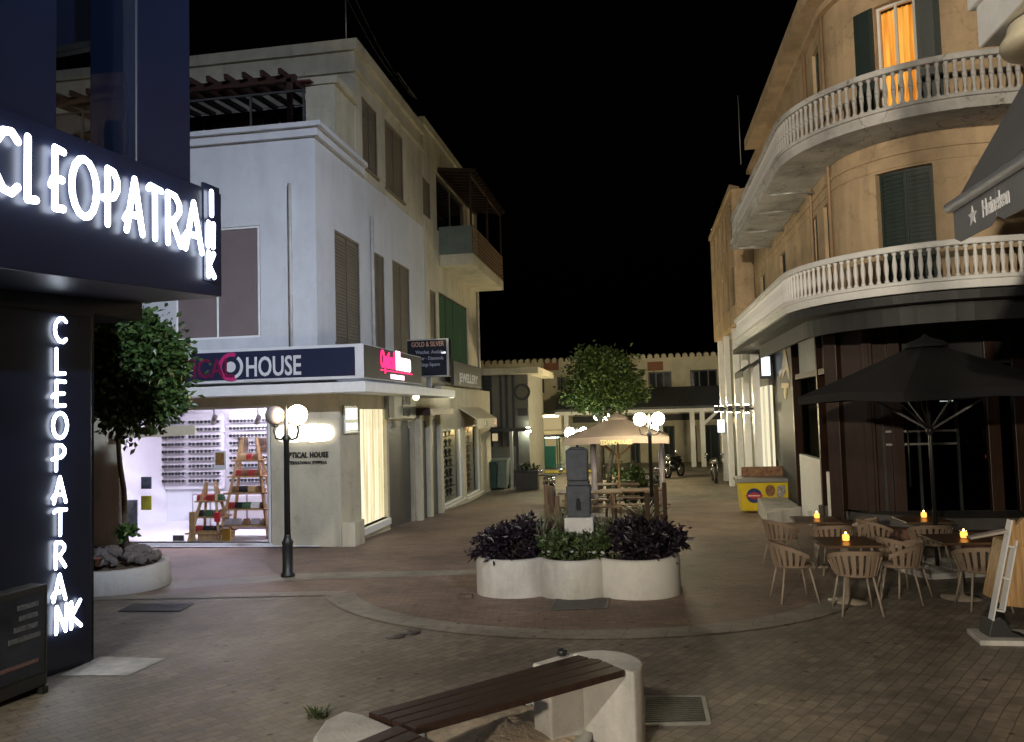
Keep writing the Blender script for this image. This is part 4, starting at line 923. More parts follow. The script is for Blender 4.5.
# sign along the fascia
cs = thing('lit_sign', 'large glowing white CLEOPATRA lettering along the dark canopy fascia, INK turned down its corner', 'sign', C0, RC, local=True)
pos = [(-6, 28, 'C'), (27, 0, 'L'), (52, 0, 'E'), (69, 0, 'O'), (105, 0, 'P'), (125, 0, 'A'), (147, 0, 'T'), (168, 0, 'R'), (187, 0, 'A')]
bl = lambda px: 191.5 + (px - 2) * .308
tl_ = lambda px: 126 + (px - 0) * .396
xs_ = [(-12, 22, 'C'), (23, 40, 'L'), (50, 67, 'E'), (68.5, 99.5, 'O'), (103, 121, 'P'), (124, 145, 'A'), (146, 163, 'T'), (163.5, 183, 'R'), (183.5, 204, 'A')]
for p0, p1, ch in xs_:
    pm = (p0 + p1) / 2; lo = onC(p0, bl(p0), FX + .05); hi = onC(p0, tl_(p0), FX + .05); ri = onC(p1, bl(p1), FX + .05)
    h = hi.z - lo.z; w = ri.y - lo.y; mb, _ = stroke_letter(ch, (0, 0, 0), (0, 1, 0), (0, 0, 1), 1, 1, .001)
    ww = STROKE[ch][0]; kx = (w - .06) / (h * ww)
    dz = (ri.z - lo.z)
    mb, _ = stroke_letter(ch, (FX + .05, lo.y + .03, lo.z), (0, 1, dz / w * .6), (0, 0, 1), h, kx, .031)
    mb.build('letter', E['letters'], cs)
for i, (ch, yy) in enumerate((('I', 213), ('N', 245), ('K', 275))):
    lo = onC(206.5, yy, FX + .05); hi = onC(206.5, yy - 23, FX + .05); ri = onC(216, yy, FX + .05); h = hi.z - lo.z
    o = (FX + .05, lo.y + (.06 if ch == 'I' else .02), lo.z); mb, _ = stroke_letter(ch, o, (0, 1, 0), (0, 0, 1), h, ((ri.y - lo.y) - .05) / h / STROKE[ch][0] if ch != 'I' else 1, .03); mb.build('letter', E['letters'], cs)
# a fin that carries INK past the end of the fascia
MB().box(FX - .02, FX + .012, onC(203, 230, FX).y, onC(218.5, 230, FX).y, onC(212, 282, FX).z, onC(212, 186, FX).z).build('corner_fin', M['blue_panel'], cs)
cv = thing('lit_sign', 'glowing white CLEOPATRA lettering running down the dark wall pilaster at the left, ending in NK', 'sign', C0, RC, local=True)
ys_ = [(330, 'C'), (363, 'L'), (396, 'E'), (424, 'O'), (457, 'P'), (489, 'A'), (521, 'T'), (554, 'R'), (588, 'A')]
xc = lambda y: 52 + (y - 330) * .043
zs = [onC(xc(y), y, .12).z for y, _ in ys_]; ym = sum(onC(xc(y), y, .12).y for y, _ in ys_) / 9 + .085
zs = [onCe(xc(y) + 8, y, ym).z for y, _ in ys_]
for i, (y, ch) in enumerate(ys_):
    w = STROKE[ch][0] * .23; mb, _ = stroke_letter(ch, (.06, ym - w / 2 * .95, zs[0] + (zs[-1] - zs[0]) * i / 8 - .115), (0, 1, 0), (0, 0, 1), .23, .95, .018); mb.build('letter', E['letters'], cv)
for ch, dy, px in (('N', 0, 55), ('K', 0, 69.5)):
    p = onC(px, 634 - (px - 55) * .35, .06); mb, _ = stroke_letter(ch, (.06, p.y, p.z), (0, 1, 0), (0, 0, 1), .235, 1.0, .019); mb.build('letter', E['letters'], cv)
# pilaster edge strip and posters stand below
MB().box(.003, .03, -1.45, -.06, -.6, 3.05).build('pilaster_face', M['blue_panel'], cl, bev=.006)
b0 = onC(41, 683, .32); ps_ = thing('poster_stand', 'dark poster display box on short feet below the vertical lit letters', 'poster stand', MC @ Vector((.3, b0.y - .6, 0)), RC, local=True)
zg = gz(7); H = onC(30, 586, .32).z
zl = zg + .06
MB().box(-.09, .09, -.75, .6, zl + .04, H).build('case', M['charcoal'], ps_, bev=.012)
for y in (-.7, .52): MB().box(-.12, .12, y, y + .06, zl - .09, zl + .04).build('foot', M['black_metal'], ps_)
MB().box(.092, .098, -.7, .56, zl + .16, H - .06).build('poster', mat('dark_poster', (.03, .035, .05), .3, var=.6, scale=3), ps_)
MB().prism([(.0985, -.12 + x, H - .48 + z) for x, z in ((-.13, 0), (.12, 0), (.15, .15), (.09, .3), (.03, .37), (-.05, .35), (-.12, .22))], (.004, 0, 0)).build('poster_figure', mat('orange_print', (.28, .12, .03), .4, var=.7, scale=10), ps_)
mb = MB()
for i, (ya_, w) in enumerate(((.3, .2), (.32, .17), (.27, .22), (.22, .3))): mb.box(.0985, .102, ya_, ya_ + w, H - .16 - i * .085, H - .12 - i * .085)
mb.build('poster_text', mat('faint_text', (.13, .14, .16), .5, var=.5, scale=30), ps_)
mb = MB()
mb.box(.0985, .102, -.25, .5, H - .62, H - .59)
mb.build('poster_badges', mat('badge_print', (.2, .04, .04), .5, var=.7, scale=25, c2=(.2, .2, .2)), ps_)
for k, yy in enumerate((-.18, .06)):
    mb = MB(); mb.prism([(-.02, yy, H), (-.02, yy + .17, H), (-.06, yy + .17, H + .21), (-.06, yy, H + .21)], (.02, 0, 0)); mb.xf(ps_.matrix_basis)
    p = ps_.matrix_basis @ Vector((-.02, yy + .08, H)); o = mb.build('leaflet', mat('leaflet_print', (.3, .3, .27), .5, var=.8, scale=12, c2=(.05, .05, .05)), None); tag(o, ('left' if k == 0 else 'right') + ' leaflet leaning on top of the dark poster display box', 'leaflet')
# ------------------------------------------------------------------ right hand building with the two curved balconies
arcp = [(5.6 + 1.8 * math.cos(R(180 + 90 * i / 14)), 15.9 + 1.8 * math.sin(R(180 + 90 * i / 14))) for i in range(1, 15)]
PR = Path([(3.8, 26.2), (3.8, 15.9)] + arcp + [(14, 14.1)])
UA = 26.2 - 15.9; UM = UA + 1.82
rb = thing('balcony_building', 'old peach coloured building with two curved white balustraded balconies round its corner', 'building', (7, 18, -.6))
ux = lambda px, X=3.8: 26.2 - on_x(px, 300, X).y
o_lo = (UM - .47, UM + .47, 3.84, 6.08); o_up = (UM - .34, UM + .34, 6.88, 9.1)
side = [(ux(816), ux(811) if False else ux(816) + .45, 3.95, 6.0), (UA - .62, UA - .2, 3.95, 6.0)]
upw = (UA - .95, UA - .4, 8.35, 9.3)
sidef = [(1.2, 2.0, 4.0, 6.0), (4.6, 5.4, 4.0, 6.0), (3.0, 3.8, 7.2, 9.0), (6.0, 6.8, 7.2, 9.0)]
fr = [(UA + 6.2, UA + 7.4, 3.84, 6.08), (UA + 6.2, UA + 7.4, 6.88, 9.1)]
pwall(MB(), PR, 0, PR.u[-1], 3.6, 9.75, .28, [o_lo, o_up, upw] + side + sidef + fr).build('wall', M['right_wall'], rb)
mb = MB(); pbox(mb, PR, 2.1, PR.u[-1], 9.75, 10.05, -.3, .43); pbox(mb, PR, 0, PR.u[-1], 9.6, 9.74, -.02, .12); mb.build('eave', M['right_wall'], rb)
mb = MB(); pbox(mb, PR, 0, PR.u[-1], 6.33, 6.38, -.02, .035); mb.build('string_course', M['right_wall'], rb); mb = MB(); pbox(mb, PR, 0, PR.u[-1], 6.12, 6.14, -.02, .02); mb.build('string_course', M['right_wall'], rb)
MB().box(4.2, 14, 14.5, 26.2, 9.8, 9.9).build('roof', M['dark_grey'], rb)
window(rb, PR, o_lo, M['shut_green'], M['shut_green'], 'shutter', mull=1, off=-.16, fw=.05, name='window_shutters')
for h in side + [upw] + sidef: window(rb, PR, h, M['shut_green'], M['shut_green'], 'shutter', mull=0, off=-.1, fw=.05, name='window_shutters')
for h in fr: window(rb, PR, h, M['shut_green'], M['shut_green'], 'shutter', mull=1, off=-.1, fw=.05, name='window_shutters')
w = window(rb, PR, o_up, M['white_paint'], M['glass'], mull=1, off=-.14, fw=.045, name='balcony_door')
cu = MB(); n = 34
for i in range(n):
    f0, f1 = i / n, (i + 1) / n; ua = o_up[0] - .1 + .9 * f0; ub = o_up[0] - .1 + .9 * f1
    cu.quad(PR.at(ua, -.36 + .02 * math.sin(i * 1.7), o_up[2]), PR.at(ub, -.36 + .02 * math.sin((i + 1) * 1.7), o_up[2]), PR.at(ub, -.36 + .02 * math.sin((i + 1) * 1.7), o_up[3]), PR.at(ua, -.36 + .02 * math.sin(i * 1.7), o_up[3]))
mc, t, b = nt('orange_curtain'); b.inputs['Base Color'].default_value = (.6, .3, .08, 1)  # room light and fold shading painted as the curtain's own glow
tc = N(t, 'ShaderNodeTexCoord'); wv = N(t, 'ShaderNodeTexNoise', Scale=14); mp = N(t, 'ShaderNodeMapping'); mp.inputs['Scale'].default_value = (1, 1, .05)
t.links.new(tc.outputs['Object'], mp.inputs[0]); t.links.new(mp.outputs[0], wv.inputs[0]); ra = N(t, 'ShaderNodeValToRGB'); ra.color_ramp.elements[0].position = .35; ra.color_ramp.elements[1].position = .65
ra.color_ramp.elements[0].color = (.55, .17, .012, 1); ra.color_ramp.elements[1].color = (1, .5, .08, 1); t.links.new(wv.outputs['Fac'], ra.inputs[0]); t.links.new(ra.outputs[0], b.inputs['Emission Color']); b.inputs['Emission Strength'].default_value = .85
cu.build('curtain', mc, w)
for s in (-1, 1):
    mb = MB(); ua, ub = sorted((UM + s * .345, UM + s * .70)); pbox(mb, PR, ua, ub, 6.9, 9.08, .02, .06); mb.build('open_shutter', M['shut_green'], rb)
# balconies
bal_prof = [(.04, 0), (.042, .04), (.026, .07), (.024, .12), (.039, .24), (.041, .30), (.026, .44), (.022, .48), (.038, .51), (.038, .54)]
def balcony(z0, z1, zb, zr, mslab, label, dark):
    uE = UA + 2.83 + 8.2; u0 = 26.2 - 23.6
    mb = MB(); pbox(mb, PR, u0, uE, z0, z1, .004, 1.0); pbox(mb, PR, u0, uE, z1 - .06, z1 + .004, .5, 1.05)
    bl = mb.build('balcony', mslab, rb, bev=.012); tag(bl, label)
    # the base kerb and hand rail
    mb = MB(); pbox(mb, PR, u0, uE, zr - .1, zr, .86, 1.02); mb.box(2.78, 3.79, 23.46, 23.6, zr - .1, zr); mb.build('hand_rail', mslab, bl, bev=.015)
    pos = []; step = .128; y = 23.53
    while y > 15.95: pos.append((2.86, y)); y -= step
    a = 0; da = step / 2.74
    while a < PI / 2: pos.append((5.6 + 2.74 * math.cos(PI + a), 15.9 + 2.74 * math.sin(PI + a))); a += da
    x = 5.65
    while x < 8: pos.append((x, 13.16)); x += step
    sc_ = (zr - .1 - zb) / .54; proto = None
    far = MB()
    for (x, y) in pos[:-100]: far.lathe([(r, z * sc_) for r, z in bal_prof], (x, y, zb), 8)
    if far.v: tag(far.build('baluster_row', mslab, bl), kind='stuff')
    for (x, y) in pos[-100:]:
        if proto is None:
            proto = MB().lathe([(r * 1.0, z * sc_) for r, z in bal_prof], (0, 0, 0), 8).build('baluster', mslab, bl, local=True)
            o = proto
        else: o = proto.copy(); col.objects.link(o)
        o.location = Vector((x, y, zb)) - rb.location
    return bl
balcony(3.76, 3.95, 3.95, 4.55, M['white_paint'], 'lower balcony, freshly painted white', True)
balcony(6.62, 6.86, 6.86, 7.53, M['old_slab'], 'upper balcony with a worn grey slab', False)
for y in (22.8, 20.8, 18.8, 17.2): MB().tube([(3.79, y, 6.5), (2.9, y + .1, 6.56)], .03).build('awning_rod', M['grey_metal'], rb)
dpm = mat('brown_pipe', (.3, .2, .12), .5)
for u in (UA - 1.5, UA + .1): MB().tube([PR.at(u, .05, 3.96), PR.at(u, .05, 9.6)], .035).build('downpipe', dpm, rb)
MB().tube([(3.5, 26.0, 9.9), (3.5, 26.0, 12.2)], .015).build('aerial', M['grey_metal'], rb)
# soffit over the recessed shopfront
sp = [PR.at(u, .96, 3.74) for u in PR.cuts(1.5, PR.u[-1])] + [Vector((14, 20, 3.74)), Vector((4.05, 20, 3.74)), Vector((4.05, 24.7, 3.74))]
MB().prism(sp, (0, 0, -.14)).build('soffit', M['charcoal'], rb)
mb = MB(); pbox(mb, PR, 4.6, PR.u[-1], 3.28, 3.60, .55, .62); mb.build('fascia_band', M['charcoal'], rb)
# recessed dark shopfront
PS = Path([(3.8, 23.3), (3.8, 16.75), (4.4, 16.4), (5.1, 16.35), (14, 16.35)])
U1 = 23.3 - 16.75; UL = PS.u[3] - U1
ZP = -.12
su = lambda px: 23.3 - on_x(px, 400, 3.8).y
fu = lambda px: 5.3 + 1.57 + (on_y(px, 400, 15.0).x - 4.75) if False else PS.u[3] + on_y(px, 400, 16.35).x - 5.1
pi_ = MB(); pbox(pi_, PS, 0, su(796), -1.2, 3.6, -.3, .0); pi_.build('dark_pillar', M['charcoal'], rb)
# dado and glazing along the street
d1 = MB(); pbox(d1, PS, su(800), su(821), -1, .82, -.25, .08); d1.build('dado_panel', M['white_paint'], rb, bev=.01)
d1 = MB(); pbox(d1, PS, su(827), min(su(837.5), U1 - .02), -1, .62, -.25, .1); d1.build('dado_panel', M['white_paint'], rb, bev=.01)
for a in (797, 822, 838): mb = MB(); pbox(mb, PS, su(a), su(a) + .13, -.9, 3.6, -.08, .12); mb.build('wood_post', M['wood_z'], rb, bev=.01)
mb = MB(); pbox(mb, PS, su(800), U1, 2.62, 2.74, -.05, .1); mb.build('wood_transom', M['wood_z'], rb)
mb = MB(); pbox(mb, PS, su(800), U1 - .05, 2.74, 3.6, -.04, -.02); mb.build('blind_panel', mat('grey_blind', (.24, .25, .25), .7, var=.1), rb)
mb = MB(); pbox(mb, PS, su(800), U1, .6, 2.62, -.06, -.05); mb.build('shop_pane', M['glass_dark'], rb)
uc = PS.u[1]
for f0, f1 in ((.0, .16), (.45, .6), (.8, .95)): mb = MB(); pbox(mb, PS, uc + UL * f0, uc + UL * f1, ZP - .4, 3.6, -.1, .1); mb.build('wood_post', M['wood_z'], rb, bev=.01)
mb = MB(); pbox(mb, PS, uc + .1, uc + UL - .05, ZP - .3, 3.6, -.08, -.05); mb.build('wood_panel', M['wood_z'], rb)
uf = PS.u[3]
mb = MB(); pbox(mb, PS, uf - .1, PS.u[-1], ZP, 3.6, -.06, -.045); mb.build('glass_front', M['glass_dark'], rb)
for px in (882, 917, 956, 990): u = fu(px); mb = MB(); pbox(mb, PS, u - .025, u + .025, ZP, 2.75, -.09, -.0); mb.build('door_frame', M['charcoal'], rb)
for px in (985, 1012): u = fu(px); mb = MB(); pbox(mb, PS, u, u + .22, ZP - .3, 3.6, -.12, .08); mb.build('wood_post', M['wood_z'], rb, bev=.01)
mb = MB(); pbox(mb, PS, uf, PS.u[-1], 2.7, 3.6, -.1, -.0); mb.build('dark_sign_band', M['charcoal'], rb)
mb = MB(); za_, zb_2 = on_y(918, 431, 16.35).z, on_y(918, 444, 16.35).z
for z in (za_, zb_2): pbox(mb, PS, fu(884), fu(954), z - .02, z + .02, .0, .03)
mb.build('door_bar', M['grey_metal'], rb)
mb = MB()
for px in (905, 927): u = fu(px); p = PS.at(u, .06, 0); mb.tube([(p.x, p.y, .35), (p.x, p.y, 1.75)], .022)
mb.build('door_handle', M['black_metal'], rb)
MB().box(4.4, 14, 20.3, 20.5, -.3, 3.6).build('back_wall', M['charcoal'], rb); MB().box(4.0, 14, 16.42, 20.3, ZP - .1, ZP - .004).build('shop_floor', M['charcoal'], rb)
for px, Y, c in ((905, 18.3, 'white'), (948, 18.7, 'white')):
    p = on_y(px, 400, Y); single(MB().box(-.16, .16, -.03, .03, -.03, .03), 'tube_lamp', emit('bar_tube_' + str(px), (.9, 1, .95), 7), ('left' if px == 905 else 'right') + ' short white lamp seen through the dark glass door', 'lamp', p)
p = on_y(988, 456.5, 17.2); single(MB().sphere((0, 0, 0), .055, 10), 'small_lamp', E['redsign'], 'small orange lamp glowing behind the dark glass at the right', 'lamp', p)
bc = thing('bar_counter', 'dim bar counter seen through the dark glass front', 'counter', (7, 19, ZP))
MB().box(4.9, 9.5, 18.9, 19.3, ZP, 1.0).build('front', M['wood_z'], bc, bev=.01); MB().box(4.8, 9.6, 18.8, 19.45, 1.003, 1.06).build('worktop', M['grey_metal'], bc, bev=.01)
for k in range(3): MB().box(5.2, 9.2, 20.05, 20.29, 1.3 + k * .45, 1.33 + k * .45).build('back_shelf', M['wood_z'], bc)
lgx = thing('gold_emblem', 'gold winged emblem on the dark pillar above the freezer', 'emblem', PR.at(4, 0, 2.2) if False else Vector((3.79, 21.8, 2.4)))
gm = mat('gold_paint', (.42, .30, .12), .4, var=.2)
def yzp(mb, pts, m=None): return mb.prism([(3.796, y, z) for y, z in pts], (-.015, 0, 0))
mb = MB(); Yc = 20.25
def yz(px, py): p = on_x(px, py, 3.796); return (p.y, p.z)
yzp(mb, [yz(784.5, 344), yz(787, 355), yz(789.5, 372), yz(789.5, 380), yz(786.5, 369), yz(782.5, 380), yz(782.5, 366), yz(784, 355)])
yzp(mb, [yz(779, 372), yz(786, 364), yz(783, 371), yz(780, 378)])
yzp(mb, [yz(782, 383), yz(789.5, 383), yz(789.5, 388), yz(782, 388)])
mb.build('wing', gm, lgx)
mb = MB(); c = on_x(785.7, 391, 3.796); ringseg(mb, c, .22, .06, 170, 370, 14, -.015, Vector((0, 0, 1)), Vector((0, 1, 0))); yzp(mb, [yz(784.5, 388), yz(787, 388), yz(786.2, 396), yz(785.2, 396)]); mb.build('foot', gm, lgx)
# raised floor, step and ramp
rp = MB(); rp.prism([Vector((min(v.x, 3.74), v.y, v.z)) for v in (on_z(767, 513, -.46), on_z(811, 507, -.46), on_z(800, 496, -.46), on_z(757, 497, -.46))], (0, 0, -.6)); rp.build('side_platform', M['white_conc'], rb, bev=.015)
MB().prism([(3.62, 17.48, ZP), (4.3, 15.9, ZP), (5.4, 15.3, ZP), (14, 15.25, ZP), (14, 16.33, ZP), (5.1, 16.33, ZP), (4.4, 16.38, ZP), (3.78, 16.72, ZP), (3.78, 17.5, ZP)], (0, 0, -.8)).build('entrance_floor', mat('dark_floor', (.07, .065, .06), .6, var=.3), rb, bev=.012)
MB().prism([(3.4, 17.1, ZP - .2), (4.05, 15.6, ZP - .2), (5.25, 14.95, ZP - .2), (14, 14.85, ZP - .2), (14, 15.24, ZP - .2), (5.4, 15.29, ZP - .2), (4.29, 15.89, ZP - .2), (3.6, 17.45, ZP - .2)], (0, 0, -.6)).build('entrance_step', M['red_brick'], rb, bev=.01)

# far part of the right row
r2 = thing('row_building', 'tan building with lit shop columns beyond the balcony building on the right', 'building', (6, 30, -1.08))
P2 = Path([(12, 34.4), (3.2, 34.4), (3.2, 26.35), (3.8, 26.34)])
hs = [(8.8 + .5 + k * 1.6, 8.8 + 1.3 + k * 1.6, z, z + 1.4) for k in range(5) for z in (5.4, 7.5)]
pwall(MB(), P2, 0, P2.u[-1], 4.8, 9.2, .25, hs).build('upper_wall', M['right_wall'], r2)
for h in hs: window(r2, P2, h, M['shut_brown'], M['shut_brown'], 'shutter', mull=0, off=-.1)
mb = MB(); pbox(mb, P2, 0, 8.8 + 8.0, 9.2, 9.36, -.3, .06); mb.build('roof_edge', M['right_wall'], r2); MB().box(3.5, 12, 26.4, 34.1, 4.81, 4.95).build('ceiling', M['warm_wall'], r2)
MB().box(3.5, 12, 26.4, 34.1, 9.0, 9.1).build('roof', M['dark_grey'], r2)
MB().box(3.72, 3.8, 25.9, 34.4, -1.2, 4.8).build('shop_wall', mat('greenish_glass_wall', (.17, .18, .15), .3, var=.3, scale=1), r2)
MB().box(3.5, 3.71, 25.9, 34.4, 1.32, 1.6).build('shop_beam', M['warm_wall'], r2, bev=.01)
cols_ = [33.9, 31.6, 28.7, 26.5]
for i, y in enumerate(cols_):
    MB().box(3.3, 3.49, y - .2, y + .2, -1.2, 4.79 if y > 26.3 else 3.6).build('column', M['white_paint'], r2)
MB().box(3.72, 3.8, 23.32, 25.89, -1.2, .0).build('shop_sill', M['warm_wall'], rb); MB().box(3.3, 3.49, 24.0, 24.4, -1.2, 3.55).build('column', M['white_paint'], rb)
for k, y in enumerate(cols_ + [24.2]):
    X = 3.3
    t = thing('column_lamp', 'up and down lamp on the lit column, %s of five counted from the far end' % ('first', 'second', 'third', 'fourth', 'last')[k], 'lamp', (X, y, 2.0), group='lamps on the shop columns')
    MB().box(X - .26, X - .12, y - .12, y + .12, 1.82, 2.05).build('housing', M['charcoal'], t); MB().box(X - .12, X - .002, y - .05, y + .05, 1.9, 1.97).build('bracket', M['charcoal'], t)
    MB().box(X - .24, X - .14, y - .1, y + .1, 2.052, 2.06).build('lens', E['spot'], t); MB().box(X - .24, X - .14, y - .1, y + .1, 1.81, 1.818).build('lens', E['spotdn'], t)
MB().box(3.72, 3.78, 23.6, 25.75, .0, 2.6).build('lit_shop_door', E['door_glow'], rb); mb = MB(); mb.box(3.66, 3.71, 24.6, 24.68, .0, 2.6); mb.box(3.66, 3.71, 23.6, 23.7, .0, 2.6); mb.build('door_frame', M['white_paint'], rb)  # brightness of the shop inside is put into a self-glowing door panel
MB().box(3.73, 3.8, 23.32, 25.89, 2.61, 3.6).build('shop_head', M['charcoal'], rb)
a, b = on_y(761, 357, 23.1), on_y(770.5, 375.5, 23.1)
bxs = thing('light_box', 'square white light box sign in a black frame beside the dark pillar', 'sign', ((a.x + b.x) / 2, 23.1, b.z))
MB().box(a.x - .05, b.x + .09, 23.1, 23.22, b.z - .09, a.z + .07).build('frame', M['black_metal'], bxs, bev=.01); MB().box(a.x, b.x, 23.085, 23.098, b.z, a.z).build('face', E['box'], bxs)
single(MB().box(-.13, .13, -.06, .06, -.25, .25), 'light_box', E['box'], 'small glowing white sign far along the right row of shops', 'sign', on_y(721, 426, 32))
p = on_y(714, 236, 34); single(MB().box(-.1, .1, -.05, .05, -.3, .3), 'light_box', E['box'], 'small white light high on the far end of the right row', 'lamp', p)
fa = MB(); fa.prism([(3.7, 23.5, 3.55), (2.95, 23.5, 3.05), (2.95, 23.5, 3.0), (3.7, 23.5, 3.5)], (0, 1.9, 0))
for k in range(9): fa.box(2.94, 2.96, 23.5 + k * .21, 23.69 + k * .21, 2.86, 3.04)
tag(fa.build('shop_awning', M['charcoal'], None), 'small dark awning with a notched edge over the lit shop door on the right', 'awning')

# ice cream freezer
fz = thing('ice_cream_freezer', 'yellow ice cream chest freezer with grey lid and round blue logo', 'freezer', (3.05, 19.9, gz(19.9)))
z = gz(19.6); mb = MB(); mb.add([(2.46, 19.62, z + .05), (3.66, 19.62, z + .05), (3.66, 20.28, z + .05), (2.46, 20.28, z + .05), (2.4, 19.55, z + .82), (3.72, 19.55, z + .82), (3.72, 20.35, z + .82), (2.4, 20.35, z + .82)], [(0, 3, 2, 1), (4, 5, 6, 7), (0, 1, 5, 4), (1, 2, 6, 5), (2, 3, 7, 6), (3, 0, 4, 7)])
mb.build('body', M['yellow'], fz, bev=.02)
MB().box(2.34, 3.78, 19.5, 20.4, z + .825, z + .93).build('lid', M['lid_grey'], fz, bev=.02)
MB().box(2.55, 3.65, 20.2, 20.26, z + .932, z + 1.2).build('picture_board', M['choc'], fz, bev=.01)
fy = lambda zz: 19.62 - .07 * (zz - z - .05) / .77 - .006
def onfz(poly, nm, m): mb = MB(); mb.prism([(x, fy(zz), zz) for x, zz in poly], (0, -.006, 0)); return mb.build(nm, m, fz)
circ = lambda cx, cz, r, sx=1, n=20: [(cx + r * sx * math.cos(2 * PI * i / n), cz + r * math.sin(2 * PI * i / n)) for i in range(n)]
onfz(circ(2.78, z + .47, .2), 'logo_disc', M['logo_blue'])
mb = MB(); mb.prism([(x, fy(zz) - .007, zz) for x, zz in ((2.53, z + .47), (2.78, z + .57), (3.03, z + .47), (2.78, z + .37))], (0, -.005, 0)); mb.build('logo_banner', M['logo_red'], fz)
mb = MB(); mb.prism([(x, fy(zz) - .013, zz) for x, zz in ((2.63, z + .455), (2.93, z + .455), (2.93, z + .485), (2.63, z + .485))], (0, -.004, 0)); mb.build('logo_letters', M['sign_white'], fz)
onfz(circ(3.2, z + .6, .16, .8), 'ice_cream_picture', M['choc']); onfz([(3.42, z + .3), (3.6, z + .55), (3.58, z + .75), (3.4, z + .72), (3.36, z + .5)], 'ice_cream_picture', mat('stripe_print', (.5, .48, .45), .4, var=.8, scale=22, c2=(.06, .05, .1)))

fz.location += Vector((.14, 2.4, gz(22.3) - gz(19.9)))
# ------------------------------------------------------------------ bar at the right edge: wall, overhang, awning
bb = thing('bar_building', 'white overhanging balcony corner of a building at the upper right edge', 'building', (4, 2, 0))
MB().box(3.0, 9, -5, 5.5, -.4, 5.0).build('wall', M['warm_wall'], bb)
ov = on_z(978, 49, 5.0)
MB().box(ov.x, 9, -5, ov.y, 5.0, 5.7).build('overhang', M['white_paint'], bb, bev=.02)
MB().box(ov.x - .05, 9, -5, ov.y + .05, 5.35, 5.75).build('fascia', M['white_paint'], bb, bev=.02)
MB().lathe([(.36, 4.99), (.37, 4.93), (.41, 4.87), (.42, 4.84), (.40, 4.80), (.3, 4.775), (.01, 4.77)][::-1], (ov.x + .42, ov.y - .45, 0), 28).build('round_lamp_housing', M['cream'], bb)
an = thing('bar_awning', 'striped dark grey awning with a lettered valance at the right edge', 'awning', (2.4, 3.4, 3.2))
AX = 1.95; AY, AZ = on_x(953, 207, AX).y, on_x(953, 207, AX).z
th0 = on_x(983, 217, AX); st0 = on_x(973, 214, AX)
def fab(y0, y1): return MB().prism([(AX, y0, AZ), (2.99, y0, AZ + 1.75), (2.99, y0, AZ + 1.72), (AX, y0, AZ - .03)], (0, y1 - y0, 0))
fab(-1.5, AY).build('fabric', M['canvas_grey'], an)
MB().tube([(AX - .01, -1.5, AZ), (AX - .01, AY + .03, AZ)], .035, 10).build('front_bar', M['white_paint'], an)
va = MB(); k = 0; y = AY
while y > -1.5:
    y2 = y - .58; va.prism([(AX, y, AZ - .03), (AX, y2 + .008, AZ - .03), (AX, y2 + .008, AZ - .2), (AX, y2 + .08, AZ - .235), (AX, y - .08, AZ - .235), (AX, y, AZ - .2)], (.006, 0, 0)); y = y2
va.build('valance', M['valance_grey'], an)
text('lettering', 'Heineken', M['sign_white'], an, (AX - .001, th0.y, AZ - .165), (0, -1, 0), (0, 0, 1), .135, .002, .003, 'LEFT', xs=.64)
mb = MB(); mb.prism([(AX - .001, st0.y - .06 * math.sin(i * PI / 5) * (1 if i % 2 == 0 else .42), AZ - .125 + .06 * math.cos(i * PI / 5) * (1 if i % 2 == 0 else .42)) for i in range(10)], (-.004, 0, 0)); mb.build('star', M['sign_white'], an)
assumed_bar_lamp = thing('wall_lamp', 'assumed warm wall lamp of the bar, added unseen just outside the right edge', 'lamp', (2.99, 5.0, 2.0))  # assumed lamp, added out of view for the warm glow on the paving
MB().box(2.9, 2.99, 4.9, 5.1, 1.9, 2.1).build('bracket', M['black_metal'], assumed_bar_lamp); MB().sphere((2.82, 5.0, 2.0), .09, 12).build('globe', emit('assumed_bar_globe', (1, .5, .16), 48), assumed_bar_lamp)

# ------------------------------------------------------------------ cafe terrace: chairs, tables, candles, parasol
def make_chair():
    t = thing('terrace_chair', 'x', 'chair', (0, 0, 0), local=True)
    mb = MB(); pr = [(.01, .43), (.2, .425), (.225, .44), (.22, .455), (.01, .45)]; mb.lathe(pr, (0, 0, 0), 20); mb.build('seat', M['taupe'], t)
    mb = MB(); nn = 22; P = lambda a, r, z: (r * math.sin(a), -r * math.cos(a), z)
    a0 = R(112); zt = lambda a: .74 - .14 * (abs(a) / a0) ** 2.2
    for i in range(nn):
        a, b = -a0 + 2 * a0 * i / nn, -a0 + 2 * a0 * (i + 1) / nn
        q = []
        for s, r in ((a, .27), (a, .29), (b, .29), (b, .27)): q.append(s)
        for (A_, B_) in ((a, b),):
            vs = [P(A_, .265, zt(A_) - .05), P(A_, .29, zt(A_) - .05), P(A_, .3, zt(A_)), P(A_, .27, zt(A_)), P(B_, .265, zt(B_) - .05), P(B_, .29, zt(B_) - .05), P(B_, .3, zt(B_)), P(B_, .27, zt(B_))]
            mb.add(vs, [(0, 1, 5, 4), (1, 2, 6, 5), (2, 3, 7, 6), (3, 0, 4, 7)])
    for i in range(13):
        a = -R(100) + R(200) * i / 12; z = zt(a) - .04
        r0, r1 = .215, .278; w = .022
        a1, a2 = a - w / .25, a + w / .25
        vs = [P(a1, r0, .44), P(a2, r0, .44), P(a2, r1, z), P(a1, r1, z), P(a1, r0 + .014, .44), P(a2, r0 + .014, .44), P(a2, r1 + .014, z), P(a1, r1 + .014, z)]
        mb.add(vs, [(0, 1, 2, 3), (7, 6, 5, 4), (0, 3, 7, 4), (1, 5, 6, 2)])
    mb.build('backrest', M['taupe'], t)
    for sx in (-1, 1):
        for sy in (-1, 1): MB().tube([(sx * .15, sy * .15, .43), (sx * .22, sy * .23, 0)], [.014, .011], 8).build('leg', M['leg_metal'], t)
    return t
